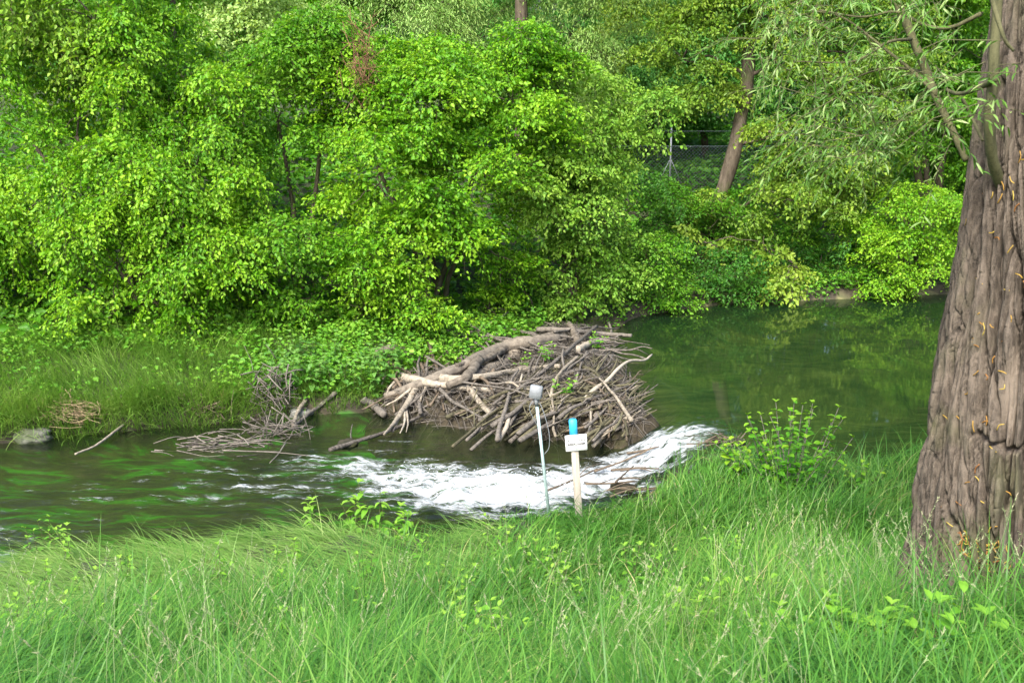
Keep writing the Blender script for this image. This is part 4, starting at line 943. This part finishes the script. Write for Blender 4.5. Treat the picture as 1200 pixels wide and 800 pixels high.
mb = MB(); v, q, t_ = tube([ax_*.99, ax_*1.06 + np.array([0, -.01, 0])], .019, 10); mb.add(v, q, t_); mb.build('bracket', GREYM, root)
mb = MB(); mb.add(*box((0, 0, 0), (.115, .05, .125), .008)); o = mb.build('plate_box', GREYM, root); o.location = ax_*1.06 + np.array([0, -.02, .055]); o.rotation_euler = (R(-6), R(7), R(-12))
mb = MB(); c0 = ax_*1.04; 
v, q, t_ = tube(smooth_line([c0 + np.array([.02, .0, 0]), ax_*.93 + np.array([.06, -.02, 0]), ax_*.78 + np.array([.085, -.02, 0]), ax_*.66 + np.array([.07, 0, 0]), ax_*.6 + np.array([.02, .01, 0])], 6), .004, 6); mb.add(v, q, t_)
v, q, t_ = tube(smooth_line([c0 + np.array([-.02, 0, 0]), ax_*.98 + np.array([-.07, -.01, 0]), ax_*.9 + np.array([-.05, 0, 0]), ax_*.82 + np.array([-.01, .01, 0])], 6), .004, 6); mb.add(v, q, t_)
mb.build('cable', GREYM, root)

# ------------------------------------------------------------------ the big willow
TB = np.array([2.90, 5.3, 1.1])
root = tag(empty('willow_tree', TB), 'massive old willow trunk with deeply furrowed bark at the edge of the near bank', 'tree')
nth, nz_ = 760, 640
zz = np.concatenate([np.linspace(1.0, 4.9, nz_-40), np.linspace(4.95, 9.0, 40)])
th = np.arange(nth)/nth*2*math.pi
TH, ZZ = np.meshgrid(th, zz); th_ = TH.ravel(); zv = ZZ.ravel()
rad = np.interp(zv, [1.0, 1.3, 1.7, 2.0, 2.4, 2.9, 3.4, 3.8, 4.6, 6, 9], [.70, .625, .58, .565, .535, .49, .455, .44, .42, .40, .34])
cx = np.interp(zv, [1, 2, 3, 4, 4.6, 9], [2.96, 2.935, 2.93, 2.94, 2.95, 3.3]); cy = np.interp(zv, [1, 4.6, 9], [5.3, 5.34, 5.7])
flare = np.clip((2.3-zv)/1.2, 0, 1)**1.5
rad = rad*(1 + flare*.06*np.sin(th_*5 + .6) + .05*perlin(P3(np.cos(th_)*1.2, np.sin(th_)*1.2, zv*.5)))
sp = zv*.16                                                    # the grain spirals a little
cu, su = np.cos(th_+sp), np.sin(th_+sp)
def ridg(k, zs, s, wd):
    wp = wd*fbm(P3(cu*2.4, su*2.4, zv*.75 + s), 2) + .022*fbm(P3(cu*7, su*7, zv*3.2 + s), 2)
    a_ = th_ + sp + wp
    return np.abs(perlin(P3(np.cos(a_)*k, np.sin(a_)*k, zv*zs + s)))
n1_, n2_ = ridg(6.0, .40, 3, .22), ridg(11.5, .62, 11, .14); r3 = fbm(P3(cu*34, su*34, zv*5), 5)
n3_ = ridg(23, 1.1, 23, .08)
f1, f2, f4 = np.exp(-n1_/.075), np.exp(-n2_/.075), np.exp(-n3_/.10)
cr_ = 1 - f1 - .7*f2 - .34*f4 + .5*np.clip(n1_, 0, .5)
cracks = np.abs(perlin(P3(cu*6, su*6, zv*6.5 + 40)))           # short cross breaks in the plates
cross = np.clip(1 - cracks/.035, 0, 1)*(cr_ > .35)*sstep(-.1, .25, perlin(P3(cu*2.5, su*2.5, zv*2 + 70)))
scar = np.exp(-(((th_ - 3.92)/.10)**2 + ((zv - 2.66)/.20)**2)**2)
zcut = 2.40 + .022*np.sin(th_*9) + .12*np.clip(th_-3.9, 0, 1) + .02*perlin(P3(th_*14, 0*th_, 0*th_))
cut = np.exp(-((zv - zcut)/.013)**2)*sstep(3.55, 3.68, th_)*sstep(5.3, 4.7, th_)
disp = (.105*(cr_ - .5)*(1-.85*scar) + .010*r3*(1-.6*scar) - .016*cross*(1-scar) - .075*cut + .012*scar)*(.55+.45*np.clip(rad/.5, .7, 1.3))
rr = rad + disp - .02
v = np.stack([cx + rr*np.cos(th_), cy + rr*np.sin(th_), zv], 1)
i = np.arange(nz_-1)[:, None]*nth; j = np.arange(nth)[None]; k = (j+1) % nth
q = np.stack([i+j, i+k, i+nth+k, i+nth+j], -1).reshape(-1, 4)
mesh('trunk', v, q, mat=WBARK, parent=root, attrs={'tint': .45*fbm(P3(cu*3, su*3, zv*1.2), 3) + .9*scar}, loc=TB).location = (0, 0, 0)
# limbs and shoots in view
LIMBS = [([(1205, 275, 5.5), (1170, 208, 5.16), (1160, 150, 5.03), (1164, 90, 5.0), (1168, 20, 4.99), (1174, -60, 4.97)], (.03, .022)),
         ([(1020, -60, 6.3), (1050, 0, 6.1), (1080, 70, 6.0), (1100, 120, 5.9), (1122, 165, 5.8), (1133, 188, 5.75)], (.028, .018)),
         ([(1168, 92, 4.9), (1145, 104, 5.1), (1124, 110, 5.3), (1108, 105, 5.5)], (.016, .008)),
         ([(1150, 16, 5.6), (1115, 32, 5.7), (1085, 30, 5.8), (1050, 14, 5.9), (1010, 20, 6.0), (960, 12, 6.1)], (.012, .005)),
         ([(1098, 112, 5.9), (1070, 84, 6.0), (1040, 60, 6.1), (990, 22, 6.2), (950, 12, 6.3)], (.012, .004)),
         ([(1128, 116, 5.3), (1140, 140, 5.3), (1152, 165, 5.2)], (.010, .007)),
         ([(1068, 46, 6.0), (1040, 50, 5.8), (1000, 72, 5.7), (930, 72, 5.7)], (.010, .003)),
         ([(1085, 85, 6.0), (1050, 80, 6.2), (1010, 88, 6.3), (965, 118, 6.4)], (.010, .003)),
         ([(1155, -30, 4.7), (1175, 40, 4.6), (1188, 60, 4.6)], (.012, .006))]
mb = MB(); lines = []
for pts, (r0, r1_) in LIMBS:
    w = smooth_line([at(*p_) for p_ in pts], 7); lines.append(w)
    v, q, t_ = tube(w, np.linspace(r0, r1_, len(w)), 9, rough=.2); mb.add(v, q, t_, .2)
mb.build('branch', SHOOT, root, loc=TB).location = (0, 0, 0)
# hanging leafy withies
starts = []
for _ in range(230):
    px = random.triangular(840, 1150, 1010); py = random.uniform(-70, 190) if px > 930 else random.uniform(-60, 95)
    if px < 900 and py > 75: continue
    starts.append((px, py, random.uniform(5.3, 7.0)))
for _ in range(30): starts.append((random.uniform(1080, 1200), random.uniform(-40, 150), random.uniform(4.4, 5.0)) if random.random() < .5 else (random.uniform(960, 1140), random.uniform(110, 205), random.uniform(5.4, 6.2)))
Ps, Ds, Ns, Ls, Ts = [], [], [], [], []; tA, tB, tE = [], [], []
for (px, py, Yd) in starts:
    s = at(px, py, Yd); d = norm(np.array([rng.normal(-.45, .65), rng.normal(-.1, .5), rng.normal(-.25, .45)])); L_ = rng.uniform(.25, .55)
    e = s + d*L_ + np.array([0, 0, -.12*L_]); m_ = s + d*L_*.5 + np.array([0, 0, .03])
    tA.append(s); tB.append(m_); tE.append(e); nl = rng.integers(12, 20); tone = rng.normal(.45, .12)
    for i in range(nl):
        t = (i+.5)/nl; c_ = (1-t)**2*s + 2*t*(1-t)*m_ + t*t*e
        sd = norm(np.cross(d, [0, 0, 1.]))*(1 if i % 2 else -1)
        Ps.append(c_); Ds.append(d*.65 + sd*.65 + np.array([0, 0, -.2]) + rng.normal(0, .42, 3)); Ns.append(np.array([0, -.25, 1.]) + rng.normal(0, .55, 3)); Ls.append(rng.uniform(.04, .08)); Ts.append(np.clip(tone + rng.normal(0, .22), 0, 1))
Ln = np.array(Ls)
v, q, tt = leaf_fine(np.array(Ps), np.array(Ds), np.array(Ns), Ln, Ln*.17, np.array(Ts), .3, .25)
mesh('crown', v, q, mat=L_WILLOW, parent=root, attrs={'tint': tt}, loc=TB).location = (0, 0, 0)
v, q = thin_twigs(np.array(tA), np.array(tB), np.array(tE), np.full(len(tA), .003))
mesh('twig_sprays', v, q, mat=SHOOT, parent=root, loc=TB, attrs={'tint': np.full(len(v), .2)}).location = (0, 0, 0)
# fallen catkins caught in the bark and at the foot
CAT = leaf_mat('catkin', [(0, (.25, .10, .03)), (.5, (.36, .22, .04)), (1, (.42, .34, .07))], trans=.2)
mb = MB()
for i in range(105):
    if i < 50: a_ = 3.86 + random.gauss(0, .14); zc = random.gauss(1.84, .05); 
    else: a_ = 3.62 + random.gauss(0, .30); zc = random.uniform(1.8, 3.9)
    rr_ = float(np.interp(zc, zz, rad.reshape(nz_, nth)[:, int(a_/6.283*nth) % nth])) + .035
    c_ = np.array([np.interp(zc, [1, 2, 3, 4, 4.6], [2.96, 2.935, 2.93, 2.94, 2.95]) + rr_*math.cos(a_), 5.31 + rr_*math.sin(a_), zc])
    tg = norm(np.array([-math.sin(a_), math.cos(a_), 0])*rng.normal() + np.array([0, 0, 1.])*rng.normal()); nb_ = np.cross(tg, [math.cos(a_), math.sin(a_), 0]); s = random.uniform(.014, .034)
    p_ = smooth_line([c_ - tg*s, c_ + nb_*s*random.uniform(-.6, .6) + np.array([0, -.006, 0]), c_ + tg*s], 3); v, q, t_ = tube(p_, .0029, 5); mb.add(v, q, t_, rng.random())
tag(mb.build('fallen_catkins', CAT), 'yellow and orange dropped catkins caught in the willow bark and at its foot', 'catkins', kind='stuff')

# ------------------------------------------------------------------ light
w = bpy.data.worlds.new('World'); scn.world = w; w.use_nodes = True; nt = w.node_tree
sky = nt.nodes.new('ShaderNodeTexSky'); sky.sky_type = 'NISHITA'; sky.sun_disc = False
EL, AZ = R(46), R(203)                                         # the sun stands behind the camera, a little to the left
sky.sun_elevation = EL; sky.sun_rotation = AZ; sky.dust_density = 3.0; sky.ozone_density = 1.0
bg = nt.nodes['Background']; nt.links.new(sky.outputs[0], bg.inputs[0]); bg.inputs[1].default_value = .15
sd = bpy.data.lights.new('sun', 'SUN'); sd.energy = 2.4; sd.angle = R(16); sd.color = (1, .96, .88)
so = bpy.data.objects.new('sun', sd); C.objects.link(so)
dv = Vector((math.sin(AZ)*math.cos(EL), math.cos(AZ)*math.cos(EL), math.sin(EL)))
so.rotation_euler = dv.to_track_quat('Z', 'Y').to_euler(); so.location = (0, -10, 30)

scn.view_settings.view_transform = 'Standard'; scn.view_settings.look = 'None'; scn.view_settings.exposure = 1.75; scn.view_settings.gamma = 1
scn.render.engine = 'CYCLES'; cy_ = scn.cycles
cy_.max_bounces = 8; cy_.diffuse_bounces = 4; cy_.glossy_bounces = 3; cy_.transmission_bounces = 5; cy_.transparent_max_bounces = 8
cy_.caustics_reflective = False; cy_.caustics_refractive = False; cy_.sample_clamp_indirect = 4
cy_.use_denoising = True
